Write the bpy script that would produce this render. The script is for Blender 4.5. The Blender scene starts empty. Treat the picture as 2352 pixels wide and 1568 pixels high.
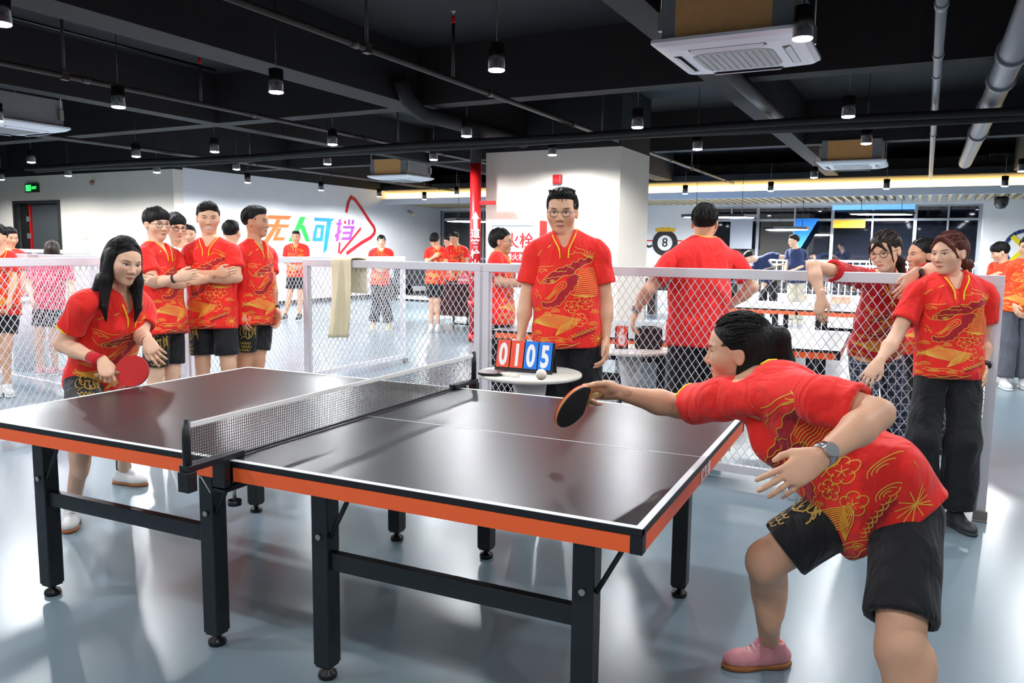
import bpy, bmesh, math, random
import numpy as np
from mathutils import Vector, Matrix, Quaternion
from mathutils.bvhtree import BVHTree
random.seed(7); np.random.seed(7)
S = bpy.context.scene
COL = S.collection
PI = math.pi

# ------------------------------------------------------------------ camera, world, exposure
def lin(c):
    c = c / 255.0
    return c / 12.92 if c <= 0.04045 else ((c + 0.055) / 1.055) ** 2.4
def rgb(r, g, b): return (lin(r), lin(g), lin(b), 1.0)

cd = bpy.data.cameras.new('camera'); cam = bpy.data.objects.new('camera', cd); COL.objects.link(cam)
cd.sensor_fit = 'HORIZONTAL'; cd.sensor_width = 36.0; cd.lens = 27.738
cd.clip_start = 0.05; cd.clip_end = 200
cam.matrix_world = (Matrix.Translation((1.87686, -2.59837, 1.44207)) @ Matrix.Rotation(0.442129, 4, 'Z')
                    @ Matrix.Rotation(1.454137, 4, 'X') @ Matrix.Rotation(0.0125028, 4, 'Z'))
S.camera = cam
S.view_settings.view_transform = 'Standard'; S.view_settings.look = 'None'
S.view_settings.exposure = 0.08; S.view_settings.gamma = 1.0; S.view_settings.use_curve_mapping = False
W = bpy.data.worlds.new('night'); S.world = W; W.use_nodes = True
W.node_tree.nodes['Background'].inputs[0].default_value = (0.010, 0.013, 0.022, 1)
W.node_tree.nodes['Background'].inputs[1].default_value = 1.0
S.cycles.use_denoising = True
S.cycles.max_bounces = 5; S.cycles.diffuse_bounces = 3; S.cycles.glossy_bounces = 2; S.cycles.adaptive_min_samples = 10; S.cycles.use_adaptive_sampling = True; S.cycles.adaptive_threshold = 0.05
S.cycles.transparent_max_bounces = 12; S.cycles.sample_clamp_indirect = 6.0; S.cycles.caustics_reflective = False

# ------------------------------------------------------------------ materials
MATS = {}
def mat(name, col, rough=0.6, metal=0.0, spec=0.5, noise=0.0, nscale=20.0, bump=0.0, bscale=60.0, emit=None, estr=0.0, coat=0.0, alpha=1.0, trans=0.0, stretch=None):
    if name in MATS: return MATS[name]
    m = bpy.data.materials.new(name); m.use_nodes = True; MATS[name] = m
    nt = m.node_tree; b = nt.nodes['Principled BSDF']; L = nt.links.new
    c = rgb(*col) if max(col) > 1.001 else (*col, 1)
    b.inputs['Base Color'].default_value = c; b.inputs['Roughness'].default_value = rough
    b.inputs['Metallic'].default_value = metal; b.inputs['Specular IOR Level'].default_value = spec
    b.inputs['Coat Weight'].default_value = coat; b.inputs['Alpha'].default_value = alpha
    b.inputs['Transmission Weight'].default_value = trans
    if emit: b.inputs['Emission Color'].default_value = rgb(*emit); b.inputs['Emission Strength'].default_value = estr
    if noise > 0 or bump > 0:
        tc = nt.nodes.new('ShaderNodeTexCoord'); vec = tc.outputs['Object']
        if stretch:
            mp = nt.nodes.new('ShaderNodeMapping'); mp.inputs['Scale'].default_value = stretch; L(vec, mp.inputs[0]); vec = mp.outputs[0]
        if noise > 0:
            n = nt.nodes.new('ShaderNodeTexNoise'); n.inputs['Scale'].default_value = nscale; n.inputs['Detail'].default_value = 4; L(vec, n.inputs[0])
            r = nt.nodes.new('ShaderNodeMapRange'); r.inputs[1].default_value = 0.3; r.inputs[2].default_value = 0.7
            r.inputs[3].default_value = 1 - noise; r.inputs[4].default_value = 1 + noise; L(n.outputs[0], r.inputs[0])
            mx = nt.nodes.new('ShaderNodeVectorMath'); mx.operation = 'SCALE'; mx.inputs[0].default_value = c[:3]; L(r.outputs[0], mx.inputs['Scale'])
            L(mx.outputs[0], b.inputs['Base Color'])
        if bump > 0:
            n2 = nt.nodes.new('ShaderNodeTexNoise'); n2.inputs['Scale'].default_value = bscale; n2.inputs['Detail'].default_value = 3; L(vec, n2.inputs[0])
            bp = nt.nodes.new('ShaderNodeBump'); bp.inputs['Strength'].default_value = bump; bp.inputs['Distance'].default_value = 0.01
            L(n2.outputs[0], bp.inputs['Height']); L(bp.outputs[0], b.inputs['Normal'])
    return m

# ------------------------------------------------------------------ mesh helpers
def frame_from(d):
    d = Vector(d).normalized(); u = d.orthogonal().normalized() if abs(d.z) > 0.95 else Vector((0, 0, 1)).cross(d).normalized()
    return u, d.cross(u).normalized()
class MB:
    def __init__(s): s.v = []; s.f = []; s.m = []; s.sm = []; s.cm = 0
    def add(s, vs, fs, smooth=False):
        o = len(s.v); s.v += [tuple(v) for v in vs]; s.f += [tuple(i + o for i in f) for f in fs]
        s.m += [s.cm] * len(fs); s.sm += [smooth] * len(fs); return s
    def box(s, c, d, rot=None):
        x, y, z = d[0] / 2, d[1] / 2, d[2] / 2
        vs = [Vector(q) for q in ((-x, -y, -z), (x, -y, -z), (x, y, -z), (-x, y, -z), (-x, -y, z), (x, -y, z), (x, y, z), (-x, y, z))]
        if rot is not None: vs = [rot @ v for v in vs]
        return s.add([v + Vector(c) for v in vs], [(0, 3, 2, 1), (4, 5, 6, 7), (0, 1, 5, 4), (1, 2, 6, 5), (2, 3, 7, 6), (3, 0, 4, 7)])
    def b2(s, lo, hi): return s.box([(a + b) / 2 for a, b in zip(lo, hi)], [abs(b - a) for a, b in zip(lo, hi)])
    def cyl(s, a, b, r0, r1=None, n=12, caps=True):
        r1 = r0 if r1 is None else r1
        return s.tube([a, b], [r0, r1], n, caps)
    def tube(s, path, r, n=8, caps=True):
        P = [Vector(p) for p in path]; R = r if isinstance(r, (list, tuple)) else [r] * len(P)
        d0 = (P[1] - P[0]); u, w = frame_from(d0); vs = []
        for i, p in enumerate(P):
            d = (P[min(i + 1, len(P) - 1)] - P[max(i - 1, 0)]).normalized()
            u = (u - d * u.dot(d)).normalized(); w = d.cross(u)
            for k in range(n):
                a = 2 * PI * k / n; vs.append(p + (u * math.cos(a) + w * math.sin(a)) * R[i])
        fs = [(i * n + k, i * n + (k + 1) % n, (i + 1) * n + (k + 1) % n, (i + 1) * n + k) for i in range(len(P) - 1) for k in range(n)]
        o = len(s.v); s.add(vs, fs, True)
        if caps:
            s.f += [tuple(o + k for k in reversed(range(n))), tuple(o + (len(P) - 1) * n + k for k in range(n))]; s.m += [s.cm] * 2; s.sm += [False] * 2
        return s
    def lathe(s, prof, c=(0, 0, 0), n=24, smooth=True, mtx=None):
        vs = []
        for r, z in prof:
            for k in range(n):
                a = 2 * PI * k / n; v = Vector((r * math.cos(a), r * math.sin(a), z)); v = mtx @ v if mtx is not None else v
                vs.append(v + Vector(c))
        fs = [(i * n + k, i * n + (k + 1) % n, (i + 1) * n + (k + 1) % n, (i + 1) * n + k) for i in range(len(prof) - 1) for k in range(n)]
        s.add(vs, fs, smooth); o = len(s.v) - len(vs)
        s.f += [tuple(o + k for k in reversed(range(n))), tuple(o + (len(prof) - 1) * n + k for k in range(n))]; s.m += [s.cm] * 2; s.sm += [False] * 2
        return s
    def prism(s, poly, org, ux, uy, depth):
        ux, uy = Vector(ux), Vector(uy); nn = ux.cross(uy).normalized(); n = len(poly)
        A = [Vector(org) + ux * a + uy * b for a, b in poly]; B = [q + nn * depth for q in A]
        ar = sum(poly[i][0] * poly[(i + 1) % n][1] - poly[(i + 1) % n][0] * poly[i][1] for i in range(n))
        fs = [tuple(range(n, 2 * n)), tuple(reversed(range(n)))] + [(i, (i + 1) % n, n + (i + 1) % n, n + i) for i in range(n)]
        if ar * depth < 0: fs = [tuple(reversed(f)) for f in fs]
        return s.add(A + B, fs)
    def ribbon(s, pts, w, nrm, depth, org, ux, uy):
        # constant-width painted stroke in a plane given by 2D points
        for a, b in zip(pts[:-1], pts[1:]):
            a2, b2 = Vector((a[0], a[1], 0)), Vector((b[0], b[1], 0)); t = (b2 - a2).normalized() * (w * 0.2); q = Vector((-(b2 - a2).y, (b2 - a2).x, 0)).normalized() * w / 2
            pl = [a2 - t + q, a2 - t - q, b2 + t - q, b2 + t + q]; s.prism([(p.x, p.y) for p in reversed(pl)][::-1], org, ux, uy, depth)
        return s
    def build(s, name, mats, parent=None, bevel=0.0, **tags):
        me = bpy.data.meshes.new(name); me.from_pydata(s.v, [], s.f)
        for m in (mats if isinstance(mats, (list, tuple)) else [mats]): me.materials.append(m)
        me.polygons.foreach_set('material_index', s.m); me.polygons.foreach_set('use_smooth', s.sm); me.update()
        o = bpy.data.objects.new(name, me); COL.objects.link(o)
        if parent is not None: o.parent = parent
        if bevel > 0:
            bv = o.modifiers.new('bevel', 'BEVEL'); bv.width = bevel; bv.segments = 2; bv.limit_method = 'ANGLE'; bv.angle_limit = 0.9
        for k, v in tags.items(): o[k] = v
        return o
def thing(name, label, cat, loc=(0, 0, 0), rotz=0.0, group=None):
    o = bpy.data.objects.new(name, None); COL.objects.link(o); o.location = loc; o.rotation_euler = (0, 0, rotz); o.empty_display_size = 0.1
    o['label'] = label; o['category'] = cat
    if group: o['group'] = group
    return o
def tag(o, label, cat, group=None):
    o['label'] = label; o['category'] = cat
    if group: o['group'] = group
    return o
def struct(o): o['kind'] = 'structure'; return o
def copy_tree(o, loc=None, rotz=None, label=None, parent=None):
    c = o.copy(); COL.objects.link(c); c.parent = parent
    if loc is not None: c.location = loc
    if rotz is not None: c.rotation_euler = (0, 0, rotz)
    if label: c['label'] = label
    for ch in list(o.children): copy_tree(ch, parent=c)
    return c
def text_mesh(name, body, size, m, parent, org, ux, uy, depth=0.002, bold=0.0, align='CENTER', sx=1.0):
    cu = bpy.data.curves.new(name, 'FONT'); cu.body = body; cu.size = size; cu.align_x = align; cu.align_y = 'CENTER'; cu.offset = bold; cu.extrude = depth / 2; cu.resolution_u = 4
    t = bpy.data.objects.new(name + '_tmp', cu); COL.objects.link(t)
    dg = bpy.context.evaluated_depsgraph_get(); me = bpy.data.meshes.new_from_object(t.evaluated_get(dg)); bpy.data.objects.remove(t); bpy.data.curves.remove(cu)
    ux, uy = Vector(ux).normalized() * sx, Vector(uy).normalized(); n = ux.cross(uy).normalized()
    M = Matrix(((ux.x, uy.x, n.x, org[0]), (ux.y, uy.y, n.y, org[1]), (ux.z, uy.z, n.z, org[2]), (0, 0, 0, 1))); me.transform(M)
    me.materials.clear(); me.materials.append(m); me.name = name
    o = bpy.data.objects.new(name, me); COL.objects.link(o); o.parent = parent
    return o

# room frame: the building is turned 2.1 degrees against the match table
PHI = math.radians(2.1); EX = Vector((math.cos(PHI), -math.sin(PHI), 0)); EY = Vector((math.sin(PHI), math.cos(PHI), 0)); EZ = Vector((0, 0, 1))
def rm(x, y, z=0.0): return EX * x + EY * y + EZ * z
def rbuild(mb, name, mats, **k):
    parent = k.pop('parent', None)
    mb.v = [tuple(rm(*v)) for v in mb.v]
    return mb.build(name, mats, parent, **k)
# ------------------------------------------------------------------ room shell
def floor_material():
    m = bpy.data.materials.new('grey_epoxy_floor'); m.use_nodes = True; nt = m.node_tree; b = nt.nodes['Principled BSDF']; L = nt.links.new
    tc = nt.nodes.new('ShaderNodeTexCoord')
    n = nt.nodes.new('ShaderNodeTexNoise'); n.inputs['Scale'].default_value = 0.35; n.inputs['Detail'].default_value = 3; L(tc.outputs['Object'], n.inputs[0])
    cr = nt.nodes.new('ShaderNodeValToRGB'); cr.color_ramp.elements[0].position = 0.3; cr.color_ramp.elements[1].position = 0.75
    cr.color_ramp.elements[0].color = rgb(118, 136, 146); cr.color_ramp.elements[1].color = rgb(129, 147, 156)
    L(n.outputs[0], cr.inputs[0]); L(cr.outputs[0], b.inputs['Base Color'])
    b.inputs['Roughness'].default_value = 0.26
    b.inputs['Specular IOR Level'].default_value = 0.38
    return m
white = mat('white_wall_paint', (238, 238, 240), 0.75, noise=0.02, nscale=3)
cream = mat('cream_wall_paint', (236, 226, 212), 0.75, noise=0.02, nscale=3)
black_paint = mat('black_ceiling_paint', (25, 24, 26), 0.75, noise=0.08, nscale=2)
dark_metal = mat('dark_painted_metal', (17, 17, 18), 0.8, noise=0.05)
XW, YC, YB = -11.95, 8.96, 19.2         # text wall x, cream wall y, window wall y
XL, XR, Y0 = -22.0, 9.0, -8.0
ZC = 3.75
f = MB(); f.b2((XL, Y0, -0.1), (XR, YB + 0.3, 0)); struct(rbuild(f, 'floor', floor_material()))
f = MB(); f.b2((XL, Y0, ZC), (XR, YB + 0.3, ZC + 0.15)); struct(rbuild(f, 'ceiling', black_paint))
def wall(name, lo, hi, m, zsplit=3.0):
    w = MB(); w.b2((lo[0], lo[1], 0), (hi[0], hi[1], zsplit)); w.cm = 1; w.b2((lo[0], lo[1], zsplit), (hi[0], hi[1], ZC))
    return struct(rbuild(w, name, [m, black_paint]))
# cream wall with the door opening
w = MB()
DX0, DX1, DZ = -17.45, -15.80, 2.36
w.b2((XL, YC, 0), (DX0, YC + 0.25, 3.0)); w.b2((DX1, YC, 0), (XW, YC + 0.25, 3.0)); w.b2((DX0, YC, DZ), (DX1, YC + 0.25, 3.0)); w.cm = 1; w.b2((XL, YC, 3.0), (XW, YC + 0.25, ZC))
struct(rbuild(w, 'wall_left', [cream, black_paint]))
wall('wall_mural', (XW - 0.25, YC + 0.25, 0), (XW, YB, 0), white, 3.05)
wall('wall_right', (XR, Y0, 0), (XR + 0.2, YB, 0), white, 3.0)
wall('wall_behind', (XL, Y0 - 0.2, 0), (XR, Y0, 0), white, 3.0)
wall('wall_far_left', (XL - 0.2, Y0, 0), (XL, YC, 0), cream, 3.0)
# window wall
dark_glass = mat('night_window_glass', (16, 20, 30), 0.03, spec=0.8, coat=1.0)
alu = mat('pale_aluminium_frame', (176, 182, 190), 0.35, 0.6)
WZ = 2.62
w = MB(); w.b2((-8.6, YB, 0), (-3.4, YB + 0.3, ZC)); w.b2((3.1, YB, 0), (XR, YB + 0.3, ZC)); w.b2((XW, YB, WZ + 0.02), (-8.6, YB + 0.3, ZC)); w.b2((-3.4, YB, WZ + 0.02), (3.1, YB + 0.3, ZC)); w.b2((-3.4, YB, 0), (3.1, YB + 0.3, 0.25)); w.b2((XW, YB, 0), (-8.6, YB + 0.3, 0.2))
w.b2((-5.1, YB - 0.3, 0), (-3.55, YB, ZC)); w.b2((3.12, YB - 0.3, 0), (6.0, YB, ZC))
struct(rbuild(w, 'wall_window_side', white))
def window(x0, x1, z0, z1, cols, trans, name, blind=False):
    e = bpy.data.objects.new(name, None); COL.objects.link(e); e['kind'] = 'structure'
    y = YB + 0.1
    for a, b in zip(cols[:-1], cols[1:]):
        for c, d in zip(trans[:-1], trans[1:]):
            g = MB(); g.b2((a + 0.03, y, c + 0.03), (b - 0.03, y + 0.02, d - 0.03)); rbuild(g, 'pane', dark_glass, parent=e)
    for i, c in enumerate(cols):
        t = 0.075 if i % 2 == 0 else 0.04
        g = MB(); g.b2((c - t / 2, y - 0.06, z0), (c + t / 2, y + 0.05, z1)); rbuild(g, 'mullion', alu, parent=e)
    for d in trans:
        g = MB(); g.b2((x0, y - 0.04, d - 0.03), (x1, y + 0.04, d + 0.03)); rbuild(g, 'transom', alu, parent=e)
    return e
window(-3.4, 3.1, 0.25, WZ, [-3.36, -2.72, -2.03, -1.1, -0.18, 0.75, 1.70, 2.4, 3.06], [0.25, 1.12, 2.28, WZ], 'window_1')
window(XW, -8.6, 0.2, WZ, [XW + 0.04, -10.4, -8.64], [0.2, 1.12, WZ], 'window_2')
# dropped soffit with the yellow cove and wooden slats
YS = 16.1
pale = mat('soffit_white_board', (222, 226, 234), 0.6)
cove = mat('warm_cove_strip', (255, 225, 150), 0.6, emit=(255, 214, 130), estr=5.0)
s_ = MB(); s_.b2((XW, YS, 2.66), (XR, YS + 0.06, 2.82)); struct(rbuild(s_, 'trim_1', pale))
s_ = MB(); s_.b2((XW, YS + 0.25, 2.80), (XR, YS + 0.30, 3.06)); struct(rbuild(s_, 'trim_2', mat('cove_back_board', (240, 230, 205), 0.7)))
s_ = MB(); s_.b2((XW, YS + 0.06, 2.80), (XR, YS + 0.25, 2.82)); struct(rbuild(s_, 'trim_3', pale))
o = rbuild(MB().b2((XW, YS + 0.20, 2.83), (XR, YS + 0.248, 2.98)), 'cove_light', cove); tag(o, 'long warm yellow light strip glowing in the soffit cove over the billiard area', 'light')
s_ = MB(); s_.b2((XW, YS, 3.06), (XR, YB, 3.2)); struct(rbuild(s_, 'trim_4', black_paint))
slat_m = mat('pale_wood_slat', (196, 178, 146), 0.55, noise=0.12, nscale=6, stretch=(12, 1, 12))
slc = bpy.data.objects.new('trim_5', None); COL.objects.link(slc); slc['kind'] = 'structure'
sm = None
for i in range(86):
    x = -11.7 + i * 0.19
    if sm is None:
        b = MB(); b.box((0, 0, 0), (0.06, YB - YS - 0.4, 0.10)); o = b.build('slat', slat_m, slc); sm = o.data
    else: o = bpy.data.objects.new('slat', sm); COL.objects.link(o); o.parent = slc
    o.location = rm(x, (YS + YB) / 2 - 0.05, 2.735); o.rotation_euler = (0, 0, -PHI)
# column
w = MB(); w.b2((-4.11, 8.25, 0), (-1.93, 9.55, 2.9)); w.cm = 1; w.b2((-4.11, 8.25, 2.9), (-1.93, 9.55, ZC)); struct(rbuild(w, 'wall_column', [cream, black_paint]))
# baseboards
bbm = mat('dark_skirting', (58, 58, 60), 0.5)
w = MB(); w.b2((XW, YC + 0.0, 0), (XW + 0.015, YB, 0.11)); struct(rbuild(w, 'baseboard_mural', bbm))
# beams
def beam(n, lo, hi): w = MB(); w.b2(lo, hi); struct(rbuild(w, n, black_paint))
ZB = 3.1
k = 1
for bx in (-17.9, -10.6, -7.0, -3.85, -0.06, 3.4, 6.8):
    beam('trim_beam_%d' % k, (bx, Y0, ZB), (bx + (0.40 if bx == -3.85 else 0.26), YS, ZC)); k += 1
for by in (-5.0, 0.3, 5.42, 10.6):
    beam('trim_beam_%d' % k, (XL, by, ZB + 0.001), (XR, by + 0.25, ZC)); k += 1
# door
dg = mat('dark_grey_door', (66, 70, 72), 0.45, noise=0.03); red = mat('signal_red_paint', (190, 22, 26), 0.4)
w = MB()
for lo, hi in (((DX0 - 0.07, YC - 0.03, 0), (DX0, YC + 0.27, DZ + 0.07)), ((DX1, YC - 0.03, 0), (DX1 + 0.07, YC + 0.27, DZ + 0.07)), ((DX0, YC - 0.03, DZ), (DX1, YC + 0.27, DZ + 0.07))): w.b2(lo, hi)
d = struct(rbuild(w, 'door_1', mat('door_frame_dark', (40, 42, 44), 0.4)))
rbuild(MB().b2((DX0 + 0.32, YC + 0.15, 0.01), (DX0 + 0.95, YC + 0.20, DZ - 0.02)), 'door_leaf', dg, parent=d)
rbuild(MB().b2((DX0 + 0.96, YC + 0.12, 0.01), (DX1 - 0.01, YC + 0.17, DZ - 0.02)), 'door_leaf', dg, parent=d)
rbuild(MB().b2((DX0 + 0.01, YC + 0.10, 0.01), (DX0 + 0.31, YC + 0.16, DZ - 0.02)), 'side_leaf', mat('near_black_door', (26, 26, 28), 0.4), parent=d)
rbuild(MB().b2((DX0 + 0.33, YC + 0.11, 0.01), (DX0 + 0.39, YC + 0.15, DZ - 0.02)), 'red_edge_strip', red, parent=d)
for z in (0.4, 1.55, 1.95): rbuild(MB().b2((DX0 + 0.27, YC + 0.08, z), (DX0 + 0.38, YC + 0.11, z + 0.12)), 'hinge', mat('brushed_steel', (190, 188, 180), 0.35, 0.8), parent=d)
rbuild(MB().b2((DX0 + 0.9, YC + 0.10, 1.0), (DX0 + 0.94, YC + 0.15, 1.15)), 'door_handle', MATS['brushed_steel'], parent=d)
# exit sign
e = thing('exit_sign', 'small green lit emergency exit sign above the dark door', 'exit sign')
rbuild(MB().b2((-16.95, YC - 0.05, 2.62), (-16.46, YC, 2.82)), 'case', mat('sign_case', (28, 60, 40), 0.4), parent=e)
g = mat('exit_green', (60, 255, 110), 0.5, emit=(60, 255, 110), estr=1.6)
m_ = MB()
for x0, z0, x1, z1 in ((-16.90, 2.65, -16.86, 2.79), (-16.76, 2.65, -16.72, 2.79), (-16.90, 2.76, -16.72, 2.79), (-16.83, 2.73, -16.79, 2.755), (-16.84, 2.68, -16.79, 2.725), (-16.85, 2.65, -16.83, 2.685), (-16.80, 2.65, -16.78, 2.685)): m_.b2((x0, YC - 0.06, z0), (x1, YC - 0.05, z1))
rbuild(m_, 'running_man', g, parent=e)
text_mesh('arrow_text', 'EXIT', 0.085, g, e, rm(-16.59, YC - 0.056, 2.72), EX, EZ, 0.004, 0.002)
tag(rbuild(MB().b2((-15.0, YC - 0.012, 1.55), (-14.78, YC, 1.68)), 'wall_switch_plate', mat('beige_plate', (216, 204, 190), 0.5), bevel=0.004), 'small beige switch plate on the cream wall right of the dark door', 'switch')
o = rbuild(MB().lathe([(0.05, 0), (0.05, 0.03), (0.02, 0.06)], (-14.9 + 0.4, YC - 0.03, 2.78), 12, mtx=Matrix.Rotation(PI / 2, 3, 'X')), 'wall_sensor', mat('tan_sensor', (150, 110, 90), 0.5)); tag(o, 'small round tan sensor high on the cream wall', 'sensor')

# ------------------------------------------------------------------ mural lettering on the text wall (y, z in wall coordinates)
MUR = {
 'orange': ([[(11.63, 2.17), (12.41, 2.18), (12.31, 2.09), (11.56, 2.08)], [(11.54, 1.96), (12.34, 1.97), (12.26, 1.89), (11.46, 1.88)], [(11.89, 2.08), (12.03, 2.08), (11.92, 1.88), (11.54, 1.46), (11.2, 1.3), (11.26, 1.42), (11.38, 1.47), (11.76, 1.88)], [(11.91, 1.87), (12.06, 1.88), (11.91, 1.66), (12.19, 1.65), (12.11, 1.58), (11.75, 1.57)]], (255, 110, 45)),
 'green': ([[(12.71, 2.17), (12.91, 2.18), (12.76, 1.95), (12.57, 1.71), (12.44, 1.56), (12.28, 1.56), (12.5, 1.84)], [(12.67, 1.97), (12.85, 1.98), (13.05, 1.57), (12.9, 1.57)]], (20, 200, 70)),
 'blue': ([[(13.24, 2.18), (14.01, 2.18), (13.89, 2.09), (13.22, 2.09)], [(13.71, 2.09), (13.88, 2.09), (13.69, 1.36), (13.55, 1.26), (13.6, 1.64)], [(13.28, 2.0), (13.34, 1.92), (13.29, 1.67), (13.14, 1.58), (13.19, 1.8)], [(13.28, 2.0), (13.61, 2.0), (13.47, 1.91), (13.34, 1.92)], [(13.61, 2.0), (13.53, 1.58), (13.43, 1.67), (13.47, 1.91)], [(13.53, 1.58), (13.14, 1.58), (13.29, 1.67), (13.43, 1.67)]], (30, 150, 245)),
 'purple': ([[(14.09, 2.08), (14.31, 2.08), (14.3, 2.02), (14.07, 2.02)], [(14.18, 2.17), (14.28, 2.18), (14.25, 2.02), (14.16, 1.59), (14.04, 1.59), (14.1, 1.82)], [(14.0, 1.75), (14.28, 1.91), (14.28, 1.83), (14.03, 1.67)], [(14.57, 2.18), (14.66, 2.18), (14.64, 2.03), (14.55, 2.03)], [(14.73, 2.17), (14.83, 2.18), (14.79, 2.05), (14.7, 2.05)], [(14.36, 2.0), (14.85, 2.01), (14.82, 1.94), (14.35, 1.93)], [(14.72, 2.01), (14.84, 2.01), (14.68, 1.64), (14.56, 1.63)], [(14.34, 1.85), (14.75, 1.86), (14.72, 1.79), (14.33, 1.78)], [(14.29, 1.7), (14.68, 1.71), (14.64, 1.63), (14.27, 1.62)]], (165, 80, 230)),
}
mural = thing('wall_lettering', 'painted slogan of four coloured characters with a red arrow on the white wall', 'lettering')
lay = 0.0
for nm, (polys, c) in MUR.items():
    b = MB(); b.v = []
    for i, pl in enumerate(polys):
        b.prism(pl, (XW + 0.003 + 0.0004 * i, 0, 0), (0, 1, 0), (0, 0, 1), 0.003)
    rbuild(b, 'character', mat('mural_' + nm, c, 0.6, noise=0.12, nscale=8), parent=mural)
b = MB(); rr = [(14.5, 2.38), (14.58, 2.63), (14.70, 2.79), (14.87, 2.73), (15.14, 2.51), (15.46, 2.21), (15.7, 2.01), (15.74, 1.92), (15.72, 1.84), (15.56, 1.72), (15.13, 1.56), (14.5, 1.27)]
b.ribbon(rr, 0.10, None, 0.003, (XW + 0.003, 0, 0), (0, 1, 0), (0, 0, 1)); b.ribbon([(14.22, 1.27), (14.68, 1.62), (15.1, 1.95)], 0.075, None, 0.003, (XW + 0.004, 0, 0), (0, 1, 0), (0, 0, 1)); b.ribbon([(14.21, 1.55), (14.16, 1.29)], 0.07, None, 0.003, (XW + 0.004, 0, 0), (0, 1, 0), (0, 0, 1))
b.lathe([(0.045, 0), (0.045, 0.004)], (XW + 0.006, 14.44, 2.10), 10, mtx=Matrix.Rotation(PI / 2, 3, 'Y'))
rbuild(b, 'red_arrow', mat('mural_red', (215, 40, 52), 0.6, noise=0.1, nscale=8), parent=mural)

# ------------------------------------------------------------------ pendant can lamps
can_m = mat('black_lamp_can', (26, 25, 24), 0.25, coat=0.6)
lens = mat('lamp_lens', (255, 255, 255), 0.4, emit=(235, 240, 255), estr=30.0)
def lamp_proto():
    e = thing('pendant_lamp', 'x', 'lamp')
    b = MB(); b.lathe([(0.05, 0.19), (0.06, 0.185), (0.06, 0.004), (0.002, 0.005)], n=20); b.build('lamp_can', can_m, e)
    MB().lathe([(0.001, 0.004), (0.0595, 0.004), (0.0595, -0.001), (0.052, -0.007), (0.03, -0.011), (0.001, -0.012)], n=20).build('lens', lens, e)
    MB().cyl((0, 0, 0.19), (0, 0, ZC - 2.72), 0.003, n=5).build('cord', can_m, e)
    return e
LAMPS = [(1.23, 2.65), (-0.86, 2.63), (-2.94, 2.59), (-4.85, 2.52), (-6.85, 2.55), (-8.9, 2.55), (3.3, 2.65), (5.3, 2.65), (-2.79, 5.45), (-0.79, 5.58), (1.24, 5.71), (-4.75, 5.44), (-6.82, 5.43), (-10.8, 5.32), (3.3, 5.7), (5.3, 5.7),
         (-0.67, 7.58), (1.27, 7.78), (-8.46, 7.37), (-6.4, 7.27), (-4.49, 7.36), (-2.63, 7.46), (-12.63, 7.14), (-10.3, 7.26), (3.3, 7.7), (0.19, 12.07), (-10.39, 11.71), (-9.9, 15.2), (1.2, 15.0),
         (-5.9, 11.9), (-8.1, 13.9), (-3.0, 12.0), (3.2, 12.0), (-1.0, 14.9), (-5.5, 15.0), (-14.9, 7.2), (-13.0, 2.6), (-10.4, 9.5), (-10.4, 13.9), (-16.9, 7.1), (-2.9, 15.2), (3.2, 15.0), (-12.7, 5.2), (-8.4, 5.4),  # lamps close to the mural and cream walls are added to brighten the far area
         (-2.95, 0.36), (-0.9, 0.36), (1.2, 0.36), (3.3, 0.36), (-5.0, 0.36), (-7.0, 0.36), (-8.8, 0.3), (-0.9, -2.0), (1.2, -2.0), (3.3, -2.0), (5.3, -1.0), (-3.0, -2.0), (-5.2, -2.4), (-0.9, -4.6), (1.6, -4.6), (4.4, -4.4), (-4.0, -5.2)]
LW = 0.74
LAMP_LABELS = {0: 'largest black pendant lamp hanging beside the big white air conditioner', 1: 'black pendant lamp glowing high over the net at the picture centre', 2: 'black pendant lamp over the four left spectators', 3: 'black pendant lamp over the left player near the left picture edge', 8: 'black pendant lamp hanging straight above the red fire pipe', 9: 'black pendant lamp hanging above the column\'s right edge', 10: 'black pendant lamp below the pale grey pipe on the right', 11: 'black pendant lamp above the coloured wall lettering', 16: 'black pendant lamp right of the white column over the back-turned man', 17: 'black pendant lamp just above the small right air conditioner', 21: 'black pendant lamp directly in front of the white column', 37: 'black pendant lamp added to brighten the wall with the coloured lettering'}
# labels for the remaining lamps: counted from the left within each ceiling row that shows in the picture
CI = cam.matrix_world.inverted(); rows = {}
for i, (x, y) in enumerate(LAMPS):
    q = CI @ rm(x, y, 2.72)
    if i in LAMP_LABELS: continue
    if q.z > -0.3 or abs(q.x / q.z) * 27.738 / 18.0 > 1.0 or q.y / -q.z * 27.738 / 12.0 > 1.05: LAMP_LABELS[i] = 'black pendant can lamp hanging outside the picture above the near court'; continue
    rows.setdefault('row over the table' if y < 4 else 'row past the cross beam' if y < 6.5 else 'row level with the column front' if y < 8.5 else 'last rows near the yellow cove', []).append((q.x / -q.z, i))
ORD = ['leftmost', 'second from left', 'third from left', 'fourth from left', 'fifth from left', 'sixth from left', 'seventh from left', 'eighth from left', 'ninth from left', 'tenth from left', 'eleventh from left', 'twelfth from left', 'thirteenth from left', 'fourteenth from left', 'fifteenth from left']
for r_, L_ in rows.items():
    for k_, (_, i) in enumerate(sorted(L_)): LAMP_LABELS[i] = '%s of the small pendant lamps in the %s' % (ORD[k_], r_)
lp = None
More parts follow.
